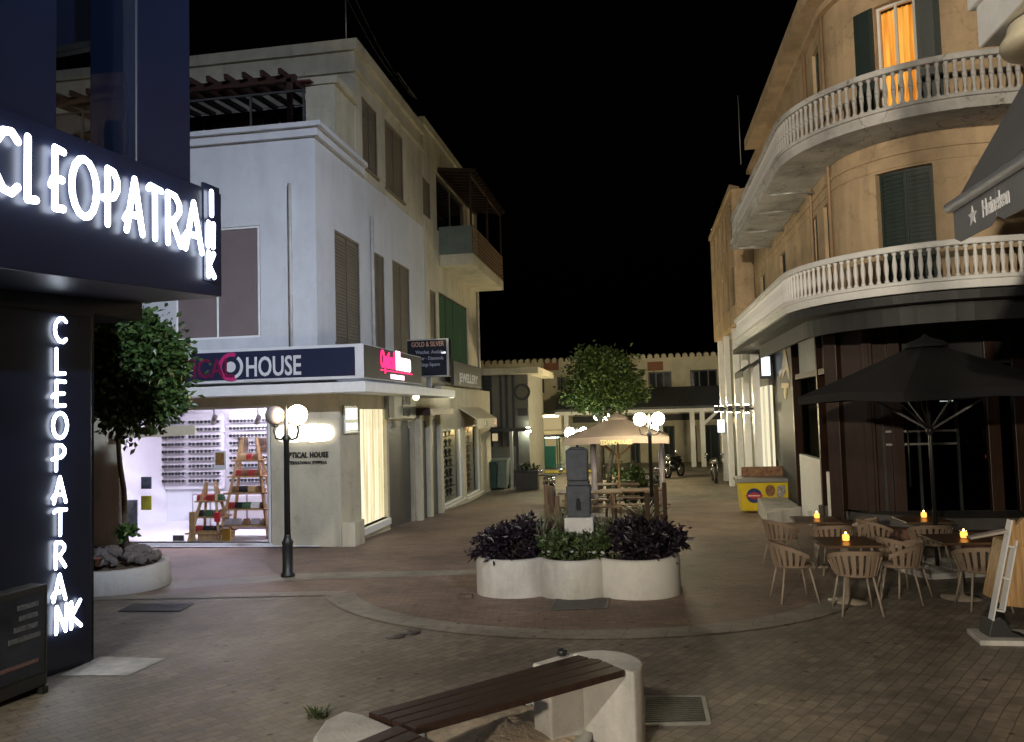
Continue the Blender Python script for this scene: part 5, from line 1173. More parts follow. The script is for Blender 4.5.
def make_table():
    t = thing('cafe_table', 'x', 'table', (0, 0, 0), local=True)
    MB().box(-.34, .34, -.34, .34, .70, .73).build('top', M['table_top'], t, bev=.006)
    MB().tube([(0, 0, .03), (0, 0, .70)], .035, 12).build('column', M['leg_metal'], t)
    MB().lathe([(.23, 0), (.23, .015), (.05, .04), (.035, .06)], (0, 0, 0), 20).build('foot', M['leg_metal'], t)
    return t
def make_candle():
    t = thing('candle_glass', 'x', 'candle', (0, 0, 0), local=True)
    MB().lathe([(.035, 0), (.044, .012), (.046, .06), (.038, .085), (.046, .105), (.043, .105), (.035, .085), (.043, .06), (.04, .014), (.005, .008)], (0, 0, 0), 16, False).build('jar', M['glass'], t)
    MB().lathe([(.036, .012), (.04, .03), (.041, .062), (.034, .085), (.005, .086)], (0, 0, 0), 14).build('wax', E['flame'], t)
    MB().lathe([(.003, .087), (.013, .095), (.011, .107), (.002, .12)], (0, 0, 0), 10).build('flame', E['hot'], t)
    return t
chair0, table0, candle0 = make_chair(), make_table(), make_candle()
used = set()
def put(proto, loc, rz, label, group):
    o = proto if proto.name not in used else dup(proto); used.add(proto.name)
    o.location = loc; o.rotation_euler = (0, 0, rz); o['label'] = label; o['group'] = group; return o
TB = [((845, 541), 'nearer left table'), ((815, 519), 'farther left table'), ((922, 519), 'farther right table'), ((958, 538), 'nearer right table')]
tp = []
for k, (px, nm) in enumerate(TB):
    p = on_g(*px, h=.73); tp.append(p)
    put(table0, (p.x, p.y, gz(p.y)), R((4, -3, 2, 6)[k]), ['dark square cafe table with a candle, the nearer of the two left tables', 'dark square cafe table with a candle, the farther of the two left tables', 'dark square cafe table beside the black parasol pole, the farther right one', 'dark square cafe table at the right, nearest the wooden menu stand'][k], 'cafe tables on the terrace')
    cpx = [(846, 541), (817, 518.5), (924, 518), (964, 538)][k]; c = on_g(*cpx, h=.735)
    put(candle0, (c.x, c.y, gz(c.y) + .731 + (gz(p.y) - gz(c.y))), 0, 'lit candle glass on the ' + nm, 'candles on the cafe tables')
CH = [(0, -.05, -.62, 0, 'chair with its back to the camera at the nearer left table'), (0, -.62, .02, -82, 'chair at the left side of the nearer left table'), (0, .62, .05, 75, 'chair at the right side of the nearer left table'),
      (1, .1, -.66, 4, 'chair on the near side of the farther left table'), (1, -.5, .0, -62, 'chair at the left side of the farther left table'), (1, .66, .1, 72, 'chair at the right side of the farther left table'),
      (2, -.1, -.6, 0, 'chair on the near side of the farther right table'), (2, -.62, .1, -80, 'chair at the left side of the farther right table'),
      (3, 0.02, -.58, 0, 'chair with its back to the camera at the nearer right table'), (3, -.6, .2, -70, 'chair at the left side of the nearer right table')]
for k, dx, dy, a, lab in CH:
    x, y = tp[k].x + dx, tp[k].y + dy; o = put(chair0, (x, y, gz(y)), R(a), 'taupe slatted tub ' + lab, 'tub chairs round the cafe tables')
gm_ = None
for k, (px, py, lab) in enumerate(((810, 517, 'small drinking glass left of the candle on the farther left table'), (955, 533, 'small drinking glass left of the candle on the nearer right table'))):
    c = on_g(px, py, h=.74); tb = tp[1 if k == 0 else 3]
    single(MB().lathe([(.025, 0), (.032, .1), (.03, .1), (.022, .006), (.004, .005)], (0, 0, 0), 12, False), 'drinking_glass', M['glass'], lab, 'glass', (c.x, c.y, gz(tb.y) + .731))
# black parasol
def parasol(name, label, x, y, half, zed, zap, rz, mcan, mpole, rib=True, base=True, val=.12, group=None):
    z0 = gz(y); t = thing(name, label, 'parasol', (x, y, z0), rz, local=True)
    zed -= z0; zap -= z0
    mb = MB(); n = 8; ed = []
    for i in range(8):
        a = PI / 4 * i; s = half if i % 2 == 0 else half * math.sqrt(2); ed.append(Vector((s * math.cos(a), s * math.sin(a), zed + (.05 if i % 2 == 0 else 0))))
    ap = Vector((0, 0, zap))
    for i in range(8):
        a, b = ed[i], ed[(i + 1) % 8]; seg = 5
        rows = []
        for j in range(seg + 1):
            f = j / seg; sag = -.16 * math.sin(PI * f) * half / 1.7 * .5
            pa, pb = ap.lerp(a, f), ap.lerp(b, f); mid = (pa + pb) / 2 + Vector((0, 0, sag * .6)); rows.append((pa + Vector((0, 0, sag * .15)), mid, pb + Vector((0, 0, sag * .15))))
        for j in range(seg):
            for q in range(2):
                if j == 0: mb.add([rows[0][0], rows[1][q], rows[1][q + 1]], [(0, 1, 2)])
                else: mb.add([rows[j][q], rows[j + 1][q], rows[j + 1][q + 1], rows[j][q + 1]], [(0, 1, 2, 3)])
        for q in range(2):
            p0, p1 = rows[seg][q], rows[seg][q + 1]; mb.add([p0, p1, p1 - Vector((0, 0, val)), p0 - Vector((0, 0, val))], [(0, 1, 2, 3)])
    mb.build('canopy', mcan, t, solid=.008)
    MB().lathe([(.32, zap - .1), (.25, zap - .02), (.06, zap + .05), (.02, zap + .1)], (0, 0, 0), 8).build('cap', mcan, t)
    MB().tube([(0, 0, .02), (0, 0, zap - .02)], .03, 12).build('pole', mpole, t)
    hub = zed - .55; MB().lathe([(.05, hub - .06), (.06, hub), (.05, hub + .06)], (0, 0, 0), 12).build('hub', mpole, t)
    if rib:
        for i in range(8):
            m_ = ap.lerp(ed[i], .62) - Vector((0, 0, .09)); mb = MB(); mb.bar((0, 0, hub), m_, .022, .03); mb.bar((0, 0, zap - .12), ed[i] - Vector((0, 0, .04)), .02, .03); mb.build('rib', mpole, t)
    return t
bp = on_g(938, 572)
pa_ = parasol('parasol', 'large black parasol with steel ribs over the right cafe tables', bp.x, bp.y, 1.33, 2.12, 2.9, R(18), M['canvas_black'], M['black_metal'])
bs = MB()
for s in range(4): bs.cbox((.27 * (1 if s % 2 else -1), .27 * (1 if s > 1 else -1), .05), .5, .5, .1)
bs.build('base_slab', M['white_conc'], pa_, bev=.02)
# menu stand at the right edge
mp_ = on_g(1000, 643); YM = mp_.y; ms = thing('menu_stand', 'wooden menu stand with pale slotted edge and white base slab at the right edge', 'stand', (mp_.x, YM, gz(YM)))
q = lambda px, py: on_y(px, py, YM)
zb0 = gz(YM); MB().prism([(mp_.x - .22, YM - .12, zb0 + .004), (mp_.x + .7, YM - .12, zb0 + .004), (mp_.x + .7, YM + .3, zb0 + .004), (mp_.x - .18, YM + .3, zb0 + .004)], (0, 0, .05)).build('base', M['white_conc'], ms, bev=.008)
MB().prism([q(988, 640), q(992, 621), q(1000, 617), q(1006, 621), q(1013, 632), q(1024, 637), q(1045, 640)], (0, .22, 0)).build('foot_wedge', M['charcoal'], ms, bev=.01)
fm = MB()
for a, b in (((992, 620), (1011, 520)), ((1003, 611), (1016, 540)), ((995, 609.5), (1003, 611)), ((1002, 577), (1008, 579)), ((1007, 546), (1015, 547))): fm.bar(q(*a) + Vector((0, .02, 0)), q(*b) + Vector((0, .02, 0)), .1, .014, (1, 0, 0) if abs(a[1] - b[1]) > 5 else (0, 0, 1))
fm.build('slotted_edge', M['sign_white'], ms)
MB().prism([q(1004.5, 606), q(1016, 545), q(1060, 540), q(1055, 612)], (0, .5, 0)).build('side_panel', M['wood_pale'], ms, bev=.008)
MB().prism([q(1008, 547), q(1012, 520), q(1015.5, 520), q(1016, 526), q(1019, 523), q(1024, 518), q(1060, 516), q(1060, 545)], (0, .06, 0)).build('top_rail', M['wood_pale'], ms, bev=.006)
MB().prism([q(970, 537.5), q(1008, 530), q(1008, 533), q(971, 539.5)], (0, .1, 0)).build('flap', mat('pale_flap', (.34, .3, .27), .6), ms)

# ------------------------------------------------------------------ plaza furniture
def street_lamp(px, py, label, lit=(True, True), Y=None, rz=0, h=2.72, g='globe'):
    p = on_g(px, py); x, y = (p.x, p.y) if Y is None else (on_y(px, py, Y).x, Y)
    t = thing('street_lamp', label, 'street lamp', (x, y, gz(y)), rz, local=True)
    MB().lathe([(.11, 0), (.11, .05), (.085, .09), (.08, .5), (.095, .54), (.06, .6), (.05, .66)], (0, 0, 0), 12).build('base', M['black_metal'], t)
    MB().lathe([(.048, .66), (.042, h - .62), (.055, h - .6), (.055, h - .55), (.035, h - .5), (.03, h - .15), (.012, h - .05), (.001, h - .0)], (0, 0, 0), 12).build('pole', M['black_metal'], t)
    for s in (-1, 1):
        MB().tube([(0, 0, h - .48), (s * .1, 0, h - .58), (s * .2, 0, h - .55), (s * .235, 0, h - .44), (s * .215, 0, h - .36)], .018, 8).build('arm', M['black_metal'], t)
        MB().lathe([(.05, h - .37), (.06, h - .345)], (s * .215, 0, 0), 10).build('globe_holder', M['black_metal'], t)
        i = 0 if s < 0 else 1
        MB().sphere((s * .215, 0, h - .19), .155, 20).build('globe', E[g] if lit[i] else mat('unlit_globe', (.5, .42, .39), .3, var=.02), t)
    return t
street_lamp(288, 577, 'black double globe street lamp in front of the optician, only its right globe lit', (False, True), rz=R(-12))
street_lamp(652, 500, 'black double globe street lamp behind the planter, both globes glaring white', Y=19.2, g='globe_far')
street_lamp(651, 470, 'distant street lamp with a lit globe just above the beige parasol', Y=30, h=2.55, lit=(False, True), g='globe_far')
street_lamp(578, 470, 'distant lit street lamp glaring beside the tree behind the beige parasol', Y=24.2, h=2.5, g='kiosk')

street_lamp(604, 470, 'far lamp added behind the tree crown to brighten the building that closes the street', Y=35, h=3.0, g='globe_fill')  # extra lamp added behind the crown to brighten the far building
# tree in the round planter beside the dark building
tpos = Vector((on_y(117, 575, 10.6).x, 10.6, gz(10.6)))
rp_ = thing('round_planter', 'low round pale planter at the foot of the small tree', 'planter', tpos)
MB().lathe([(.72, 0), (.74, .02), (.72, .33), (.70, .36), (.60, .36), (.58, .30), (.01, .28)], tpos, 40).build('rim', M['white_conc'], rp_)
MB().lathe([(.58, .29), (.4, .34), (.01, .37)], tpos, 24).build('soil', M['soil'], rp_)
rd = random.Random(5); rk = None
for i in range(64):
    a = rd.uniform(0, 2 * PI); r = math.sqrt(rd.random()) * .55; s = rd.uniform(.045, .095)
    if rk is None:
        mb = MB().sphere((0, 0, 0), 1, 10); mb.v = [v * (1 + .25 * math.sin(v.x * 5 + v.y * 3) * math.cos(v.z * 4)) for v in mb.v]; mb.sm = [False] * len(mb.sm)
        rk = single(mb, 'rock', M['rock'], 'grey brown rock heaped round the trunk in the round planter', 'rock', (0, 0, 0), 'rocks in the round planter'); o = rk
    else: o = rk.copy(); col.objects.link(o)
    o.location = tpos + Vector((r * math.cos(a), r * math.sin(a), .36 + s * .4 + (.62 - r) * .42 * rd.uniform(.6, 1))); o.scale = (s * 1.3, s, s * .9); o.rotation_euler = (rd.uniform(-.5, .5), rd.uniform(-.5, .5), rd.uniform(0, 6))
single(MB().lathe([(.045, 0), (.065, .1), (.07, .1), (.055, .11), (.01, .1)], (0, 0, 0), 14), 'flower_pot', M['terracotta'], 'small terracotta pot among the rocks of the round planter', 'pot', tpos + Vector((.05, -.5, .42)))
tr = thing('planter_tree', 'small dense green tree standing in the round planter at the left', 'tree', tpos)
T = lambda px, py: on_y(px, py, 10.6)
tk = [T(126, 552), T(125, 520), T(124, 490), T(120, 465), T(118, 440), T(122, 415)]
mb = MB(); mb.tube(tk, [.05, .042, .038, .036, .034, .03], 9)
for px, py in ((100, 370), (140, 350), (165, 400), (95, 415), (120, 340)): mb.tube([tk[4], tk[5].lerp(T(px, py), .3) + Vector((0, rd.uniform(-.2, .2), 0)), T(px, py) + Vector((0, rd.uniform(-.4, .4), 0))], [.028, .02, .008], 6)
mb.build('trunk', M['bark'], tr)
c = T(131, 369); cw = MB(); leaves(cw, c, (.86, .8, .98), 16000, .115, 21, 46, .3, .78); leaves(cw, T(108, 345), (.6, .6, .5), 1500, .11, 22, 16, .3); leaves(cw, T(160, 398), (.5, .5, .38), 1100, .11, 23, 12, .3)
leaves(cw, T(126, 535), (.14, .14, .14), 120, .1, 24, 6, .3); cw.build('crown', M['leaf'], tr)

# white lobed planter with shrubs
PX = [on_g(511, 592), on_g(574, 592), on_g(641, 590)]
pl = thing('lobed_planter', 'low white planter of rounded lobes full of dark shrubs amid the plaza', 'planter', (PX[1].x, PX[1].y + .7, gz(PX[1].y)))
zt_ = on_y(575, 563, 9.95).z
lob = [(-1.78, 10.6, .52), (-.97, 10.5, .47), (-.15, 10.65, .58), (-.15, 11.4, .6), (-1.75, 11.45, .6), (-.95, 11.75, .6)]
prof = MB()
for x, y, r in lob: prof.lathe([(r * 1.0, gz(y) - .1), (r, zt_ - .03), (r - .03, zt_), (r - .09, zt_), (r - .1, zt_ - .08)], (x, y, 0), 40, False)
prof.build('wall', M['white_conc'], pl)
for k, (x, y, r) in enumerate(lob): MB().lathe([(r - .095, zt_ - .09 - k * .003), (.01, zt_ - .05 - k * .003)], (x, y, 0), 24).build('soil', M['soil'], pl)
MB().box(-1.75, -.15, 10.45, 11.85, zt_ - .5, zt_ - .12).build('soil', M['soil'], pl)
def blades(seed, n, h, spread, droop, w, base=.14):
    rd = random.Random(seed); mb = MB()
    for i in range(n):
        a = rd.uniform(0, 2 * PI); r0 = rd.uniform(0, base); p = Vector((r0 * math.cos(a), r0 * math.sin(a), 0)); L = h * rd.uniform(.6, 1.15); d = Vector((math.cos(a + rd.gauss(0, .4)), math.sin(a + rd.gauss(0, .4)), 0)); s = Vector((-d.y, d.x, 0)); ww = w * rd.uniform(.7, 1.3)
        pts = []
        for j in range(5): f = j / 4; pts.append(p + d * (spread * L * f ** 1.4) + Vector((0, 0, L * (f - droop * f * f))))
        vs = []
        for j, q_ in enumerate(pts): k = ww * (1 - (j / 4) ** 2) + .001; vs += [q_ - s * k, q_ + s * k]
        mb.add(vs, [(2 * j, 2 * j + 1, 2 * j + 3, 2 * j + 2) for j in range(4)])
    return mb
def shrub(seed, n, rad, leaf, clusters=9, flat=.3): mb = leaves(MB(), (0, 0, rad[2] * .75), rad, n, leaf, seed, clusters, flat, .7); mb.tube([(0, 0, -.15), (.02, 0, rad[2])], .015, 6); return mb
pur = [(-2.0, 10.35), (-1.7, 10.2), (-1.45, 10.45), (-1.85, 10.75), (-1.55, 10.95), (.3, 10.35), (.05, 10.2), (-.2, 10.5), (.42, 10.75), (.1, 10.9), (.3, 11.2)]
mb0 = None
for i, (x, y) in enumerate(pur):
    if mb0 is None:
        mb = shrub(51, 800, (.34, .34, .26), .105, 14, .2); blades(52, 60, .32, .9, .6, .014).v and None; b2_ = blades(52, 90, .34, .95, .6, .009); mb.add(b2_.v, b2_.f)
        mb0 = o = single(mb, 'purple_plant', M['leaf_purple'], 'x', 'plant', (0, 0, 0), 'shrubs in the white planter')
    else: o = mb0.copy(); col.objects.link(o)
    o.location = (x - .15, y + .17, zt_ - .04); o.rotation_euler.z = i * 1.7; s = .85 + .3 * ((i * 7) % 5) / 5; o.scale = (s, s, s)
    o['label'] = 'dark purple strap leaved plant in the ' + ('left' if i < 5 else 'right') + ' lobe of the white planter'
mb0 = None
for i, (x, y) in enumerate([(-1.15, 10.3), (-.95, 10.15), (-.65, 10.2), (-.45, 10.25), (-1.2, 10.75), (-.55, 10.75), (-.95, 11.8), (-.3, 11.4)]):
    if mb0 is None: mb0 = o = single(shrub(61, 420, (.27, .27, .24), .10, 9, .3), 'green_shrub', M['leaf_green'], 'low dark green shrub in the middle of the white planter, between the purple plants', 'plant', (0, 0, 0), 'shrubs in the white planter')
    else: o = mb0.copy(); col.objects.link(o)
    o.location = (x - .15, y + .15, zt_ - .03); o.rotation_euler.z = i * 2.1; s = .8 + .25 * ((i * 3) % 4) / 4; o.scale = (s, s, s)
mb0 = None
for i, (x, y) in enumerate([(-1.3, 10.6), (-1.45, 11.3), (-.35, 10.9), (-1.1, 11.5)]):
    if mb0 is None: mb0 = o = single(blades(71, 90, .62, .45, .25, .012), 'spiky_plant', M['leaf_pale'], 'pale spiky grass plant rising above the shrubs of the white planter', 'plant', (0, 0, 0), 'shrubs in the white planter')
    else: o = mb0.copy(); col.objects.link(o)
    o.location = (x - .15, y + .15, zt_ - .05); o.rotation_euler.z = i * 1.3
mb0 = None
for i, (x, y, s) in enumerate(((-1.5, 10.35, .8), (-1.3, 10.9, 1.1), (-1.65, 11.1, 1.0), (-.1, 10.95, .9), (-.35, 10.5, .7), (-1.95, 10.9, .7))):
    if mb0 is None: mb0 = o = single(blades(75, 120, .55, .6, .4, .008), 'rusty_grass', M['leaf_rust'], 'rust coloured grass tuft sticking up among the purple plants of the white planter', 'plant', (0, 0, 0), 'shrubs in the white planter')
    else: o = mb0.copy(); col.objects.link(o)
    o.location = (x - .15, y + .15, zt_ - .05); o.rotation_euler.z = i * 1.9; o.scale = (s, s, s)
o = single(shrub(81, 300, (.2, .2, .22), .07, 8, .45), 'silver_shrub', M['leaf_pale'], 'pale silvery shrub at the right of the pedestal in the white planter', 'plant', (-.45, 10.45, zt_ - .03), 'shrubs in the white planter')
rd = random.Random(9); wf = None
for i in range(14):
    x = -1.35 + i * .08 + rd.uniform(-.03, .03); y = 10.12 + rd.uniform(0, .1)
    if wf is None:
        mb = MB()
        for a in range(6): mb.add([(0, 0, .06), (.025 * math.cos(a * 1.05 - .4), .025 * math.sin(a * 1.05 - .4), .07), (.032 * math.cos(a * 1.05), .032 * math.sin(a * 1.05), .075), (.025 * math.cos(a * 1.05 + .4), .025 * math.sin(a * 1.05 + .4), .07)], [(0, 1, 2, 3)])
        wf = o = single(mb, 'white_flower', M['sign_white'], 'tiny white flower along the front rim of the white planter', 'flower', (0, 0, 0), 'white flowers along the planter rim')
    else: o = wf.copy(); col.objects.link(o)
    o.location = (x, y + .06, zt_ + .02); o.rotation_euler = (rd.uniform(-.4, .4), rd.uniform(-.4, .4), rd.uniform(0, 6)); 
# monument
MX = on_y(578.5, 480, 11.0).x; mz0, mz1 = on_y(578, 516, 11.0).z, on_y(578, 447, 11.0).z
mo = thing('monument', 'dark rough stone pillar on a white pedestal rising out of the planter', 'monument', (MX, 11.0, zt_ - .1))
MB().prism([(MX - .2, 10.8, zt_ - .2), (MX + .2, 10.8, zt_ - .2), (MX + .2, 11.2, zt_ - .2), (MX - .2, 11.2, zt_ - .2)], (0, 0, mz0 - zt_ + .2)).build('pedestal', M['white_conc'], mo, bev=.015)
hm = (mz1 - mz0)
st_ = MB(); 
for z0_, z1_, w0, w1, off in ((0, .45, .155, .165, 0), (.45, .52, .15, .15, .0), (.52, .97, .145, .15, -.01), (.97, 1.0, .12, .1, -.01)):
    a, b = mz0 + .002 + hm * z0_, mz0 + hm * z1_ - .002
    st_.add([(MX + off - w0, 11 - w0, a), (MX + off + w0, 11 - w0, a), (MX + off + w0, 11 + w0, a), (MX + off - w0, 11 + w0, a), (MX + off - w1, 11 - w1, b), (MX + off + w1, 11 - w1, b), (MX + off + w1, 11 + w1, b), (MX + off - w1, 11 + w1, b)], [(0, 3, 2, 1), (4, 5, 6, 7), (0, 1, 5, 4), (1, 2, 6, 5), (2, 3, 7, 6), (3, 0, 4, 7)])
st_.build('stone', M['stone_dark'], mo, bev=.02)
mb = MB(); mb.prism([(MX + x, 10.832, mz0 + z) for x, z in ((-.03, .1), (.035, .1), (.035, .2), (.02, .26), (0, .27), (-.02, .26), (-.03, .2))], (0, -.003, 0)); mb.build('niche', M['pit_dark'], mo)

# bench ring in the foreground
bench = thing('plaza_bench', 'dark brown plank bench between pale concrete blocks in the foreground', 'bench', (-.8, 4.8, gz(4.8)))
HB = .54
pR0, pR1 = on_g(585, 652.5, HB), on_g(625, 670, HB); pL0, pL1 = on_g(368, 712, HB), on_g(415, 727.5, HB)
zz_ = lambda p: Vector((p.x, p.y, gz(p.y) + HB))
pR0, pR1, pL0, pL1 = map(zz_, (pR0, pR1, pL0, pL1))
for i in range(4):
    f0, f1 = i / 4 + .006, (i + 1) / 4 - .012
    a, b, c, d = pL0.lerp(pL1, f0), pR0.lerp(pR1, f0), pR0.lerp(pR1, f1), pL0.lerp(pL1, f1)
    MB().prism([a, b, c, d], (0, 0, -.045)).build('seat_plank', planks('bench_wood', (.036, .02, .016), (1, .0, 0), .42) if i == 0 else bpy.data.materials['bench_wood'], bench, bev=.006)
def dshape(c, ax, side, w, l, n=16):   # straight side towards the planks, rounded at the other end
    ax = Vector(ax).normalized(); s = Vector((-ax.y, ax.x, 0)); return [c + s * (w / 2) , c - s * (w / 2)] + [c + ax * (l * math.cos(t)) + s * (w / 2 * math.sin(t)) for t in [(-PI / 2 + PI * (i + .5) / n) for i in range(n)]]
ax = (pR0 + pR1 - pL0 - pL1); ax.z = 0; ax.normalize()
cR = (pR0 + pR1) / 2 - ax * .03; zTop = cR.z - .002
poly_ = dshape(Vector((cR.x, cR.y, 0)), ax, 1, .56, .27)
MB().prism([(v.x, v.y, gz(5) - .25) for v in poly_], (0, 0, zTop + .0 - gz(5) + .25), True).build('support_block', M['white_conc'], bench, bev=.015)
sv = Vector((-ax.y, ax.x, 0)); q0 = cR - ax * .3 + sv * .3; MB().prism([(v.x, v.y, gz(5.4) - .2) for v in (q0 - sv * .12, q0 + ax * .35 - sv * .12, q0 + ax * .35 + sv * .06, q0 + sv * .06)], (0, 0, zTop - .02 - gz(5.4) + .2)).build('support_block', M['white_conc'], bench, bev=.015)
k0 = [on_g(px, py, HB) for px, py in ((345, 707.5), (364, 711), (396, 723.5), (345, 742), (313, 742), (313, 731), (325, 716))]
MB().prism([(v.x, v.y, gz(4.3) - .2) for v in k0], (0, 0, HB + .2 - .01)).build('support_block', M['white_conc'], bench, bev=.02)
k1 = [on_g(px, py, HB) for px, py in ((397, 724.5), (437, 742), (450, 790), (300, 800), (330, 752))]
for i in range(3):
    a, b, c, d = [Vector((v.x, v.y, gz(v.y) + HB)) for v in (k1[0].lerp(k1[1], i / 3 + .01), k1[0].lerp(k1[1], (i + 1) / 3 - .02), k1[4].lerp(k1[3], (i + 1) / 3 - .02), k1[4].lerp(k1[3], i / 3 + .01))]
    MB().prism([a, b, c, d], (0, 0, -.045)).build('seat_plank', bpy.data.materials['bench_wood'], bench, bev=.006)
cp = on_g(562, 655, HB); single(MB().lathe([(.035, 0), (.036, .03), (.03, .035), (.01, .036)], (0, 0, 0), 12), 'bottle_cap', M['black_metal'], 'small black cap lying on the pale block behind the bench planks', 'cap', (cp.x - .0, cp.y, zTop + .0))
# soil pit with a stone rim
c = on_g(505, 731); pc = Vector((c.x, c.y - .05, gz(c.y)))
mb = MB(); mb.lathe([(.62, .01), (.62, .05), (.55, .05), (.54, .02)], (pc.x, pc.y, 0), 40, False); mb.v = [v + Vector((0, 0, gz(v.y))) for v in mb.v]; tag(mb.build('pit_rim', M['white_conc']), kind='structure')
mb = MB(); rd = random.Random(2)
rings = 9; nn = 36; vs = []
for i in range(rings):
    for j in range(nn): r = .545 * (i + .02) / (rings - 1); a = 2 * PI * j / nn; x, y = pc.x + r * math.cos(a), pc.y + r * math.sin(a); vs.append((x, y, gz(y) + .02 + .09 * (1 - (r / .545) ** 2) + (rd.gauss(0, .009) if 0 < i < rings - 1 else 0)))
mb.add(vs, [(i * nn + j, i * nn + (j + 1) % nn, (i + 1) * nn + (j + 1) % nn, (i + 1) * nn + j) for i in range(rings - 1) for j in range(nn)], True); tag(mb.build('soil_pit', M['sand']), kind='structure')
def weeds(px, py, n, s, lab, w=.3):
    p = on_g(px, py); mb = blades(int(px), n, s, .8, .35, .006, w); single(mb, 'weed_tuft', M['leaf_green'], lab, 'weeds', (p.x, p.y, gz(p.y)))
weeds(318, 717, 60, .09, 'low weeds growing beside the left concrete block of the bench', .08)
weeds(470, 738, 70, .07, 'grass weeds at the near edge of the sandy tree pit under the bench', .14); weeds(538, 712, 50, .08, 'grass weeds at the far edge of the sandy tree pit under the bench', .08); weeds(566, 727, 40, .1, 'weeds at the foot of the right concrete block of the bench', .05)
# broken stone and litter
p = on_g(462, 646 - 0); 
for k, (px, py, s, lab) in enumerate(((466, 598, .09, 'small dark brick lying left of the white planter'), (598, 597, .04, 'tiny light pebble in front of the white planter'))):
    p = on_g(px, py); single(MB().cbox((0, 0, s * .3), s * 2, s, s * .6), 'loose_brick' if k == 0 else 'pebble', M['bark'] if k == 0 else M['rock'], lab, 'stone', (p.x, p.y, gz(p.y)), bev=.01)

# ------------------------------------------------------------------ beige parasol terrace, fence posts, picnic tables, motorbikes, tree behind
YP = 21.0; bx = on_y(617, 440, YP).x
hb = (on_y(668, 440, YP).x - on_y(567, 440, YP).x) / 2 * 1.0
bpz = parasol('parasol', 'beige parasol with lettering on its valance behind the planter', bx, YP + .6, hb, on_y(617, 437, YP).z, on_y(610, 418, YP).z + .05, 0, M['canvas_beige'], M['wood_pale'], True, val=.17)
zv = on_y(617, 443.5, YP).z - gz(YP + .6)
text('lettering', 'ΣΩΛΗΟΨΑΛΙΣ', mat('cream_letters', (.75, .68, .35), .6), bpz, (0, -hb - .008, zv + .01), (1, 0, 0), (0, 0, 1), .15, .004, .008, xs=.8)
for k, (px, lab) in enumerate(((593, 'folded pale grey parasol cover hanging left of the beige parasol pole'), (661, 'rolled pale side curtain at the right of the beige parasol'))):
    p = on_y(px, 440, YP + .3); zg = gz(YP); mb = MB(); mb.lathe([(.05, .1), (.09, .5), (.07, 1.1), (.1, 1.5), (.04, 1.95)], (0, 0, 0), 10); single(mb, 'rolled_curtain', M['cabinet'], lab, 'curtain', (p.x, p.y, zg))
def picnic(x, y, rz, label, s=1):
    t = thing('picnic_table', label, 'picnic table', (x, y, gz(y)), rz, 'wooden tables under the beige parasol', local=True)
    mb = MB()
    for i in range(4): mb.box(-.8, .8, -.36 + i * .18, -.20 + i * .18, .72, .76)
    mb.build('top', M['wood_x'], t)
    for s_ in (-1, 1):
        mb = MB(); mb.box(-.8, .8, s_ * .72 - .13, s_ * .72 + .13, .43, .47); mb.build('bench_seat', M['wood_x'], t)
        mb = MB(); mb.bar((s_ * .6, -.75, 0), (s_ * .6, -.25, .72), .05, .1); mb.bar((s_ * .6, .75, 0), (s_ * .6, .25, .72), .05, .1); mb.box(s_ * .6 - .025, s_ * .6 + .025, -.8, .8, .36, .43); mb.build('leg_frame', M['wood_weather'], t)
    return t
picnic(on_y(590, 480, 20.0).x, 20.0, 0, 'weathered wooden picnic table under the left half of the beige parasol'); picnic(on_y(632, 480, 20.6).x, 20.6, R(10), 'weathered wooden picnic table under the right half of the beige parasol'); picnic(on_y(612, 480, 23.5).x, 23.5, 0, 'weathered wooden picnic table at the back of the beige parasol')
def fpost(px, pyt, Y, lab, w=.09):
    p = on_y(px, pyt, Y); o = single(MB().cbox((0, 0, (p.z - gz(Y)) / 2), w, w, p.z - gz(Y)), 'wooden_post', M['wood_weather'], lab, 'post', (p.x, Y, gz(Y)), 'wooden posts round the parasol terrace', bev=.015); return o
for k, (px, py, Y) in enumerate(((546, 484, 16.4), (551, 486, 17.2), (557, 496, 15.6), (656, 484, 16.2), (664, 482, 16.8), (647, 492, 15.4))): fpost(px, py, Y, 'short wooden post %s the planter, %s of three' % ('left behind' if k < 3 else 'right behind', ('leftmost', 'middle', 'rightmost')[k % 3] if k < 3 else ('middle', 'rightmost', 'leftmost')[k % 3]))
def yucca(px, py, Y, s, lab):
    p = on_y(px, py, Y); o = single(blades(int(px), 110, .8 * s, .8, .4, .02, .05), 'spiky_plant', M['leaf_pale'], lab, 'plant', (p.x, Y, gz(Y) + .15))
yucca(570, 490, 17.5, 1.0, 'loose grassy plant left behind the dark monument'); yucca(644, 490, 17.0, 1.05, 'spiky leaved plant beside the lamp post behind the planter'); yucca(562, 490, 16.5, .7, 'small pale grass tuft behind the left end of the planter')
p = on_y(640, 480, 24.5); single(leaves(MB(), (0, 0, .7), (.75, .6, .75), 1500, .12, 91, 24, .35).tube([(0, 0, 0), (0, 0, .8)], .04), 'dark_bush', M['leaf2'], 'dark rounded bush under the tree behind the beige parasol', 'bush', (on_y(625, 480, 24.5).x, 24.5, gz(24.5)))
YT = 26.0; tq = lambda px, py: on_y(px, py, YT)
tt = thing('street_tree', 'round crowned green tree rising behind the beige parasol', 'tree', (tq(598, 480).x, YT, gz(YT)))
mb = MB(); b0_ = Vector((tq(598, 480).x, YT, gz(YT))); top = tq(600, 400)
mb.tube([b0_, b0_ + Vector((.05, 0, 1.2)), b0_.lerp(top, .75), top], [.16, .12, .1, .06], 10); mb.tube([b0_ + Vector((.3, .1, 0)), b0_ + Vector((.4, .1, 1.2)), tq(620, 410)], [.1, .08, .04], 8)
rd = random.Random(14)
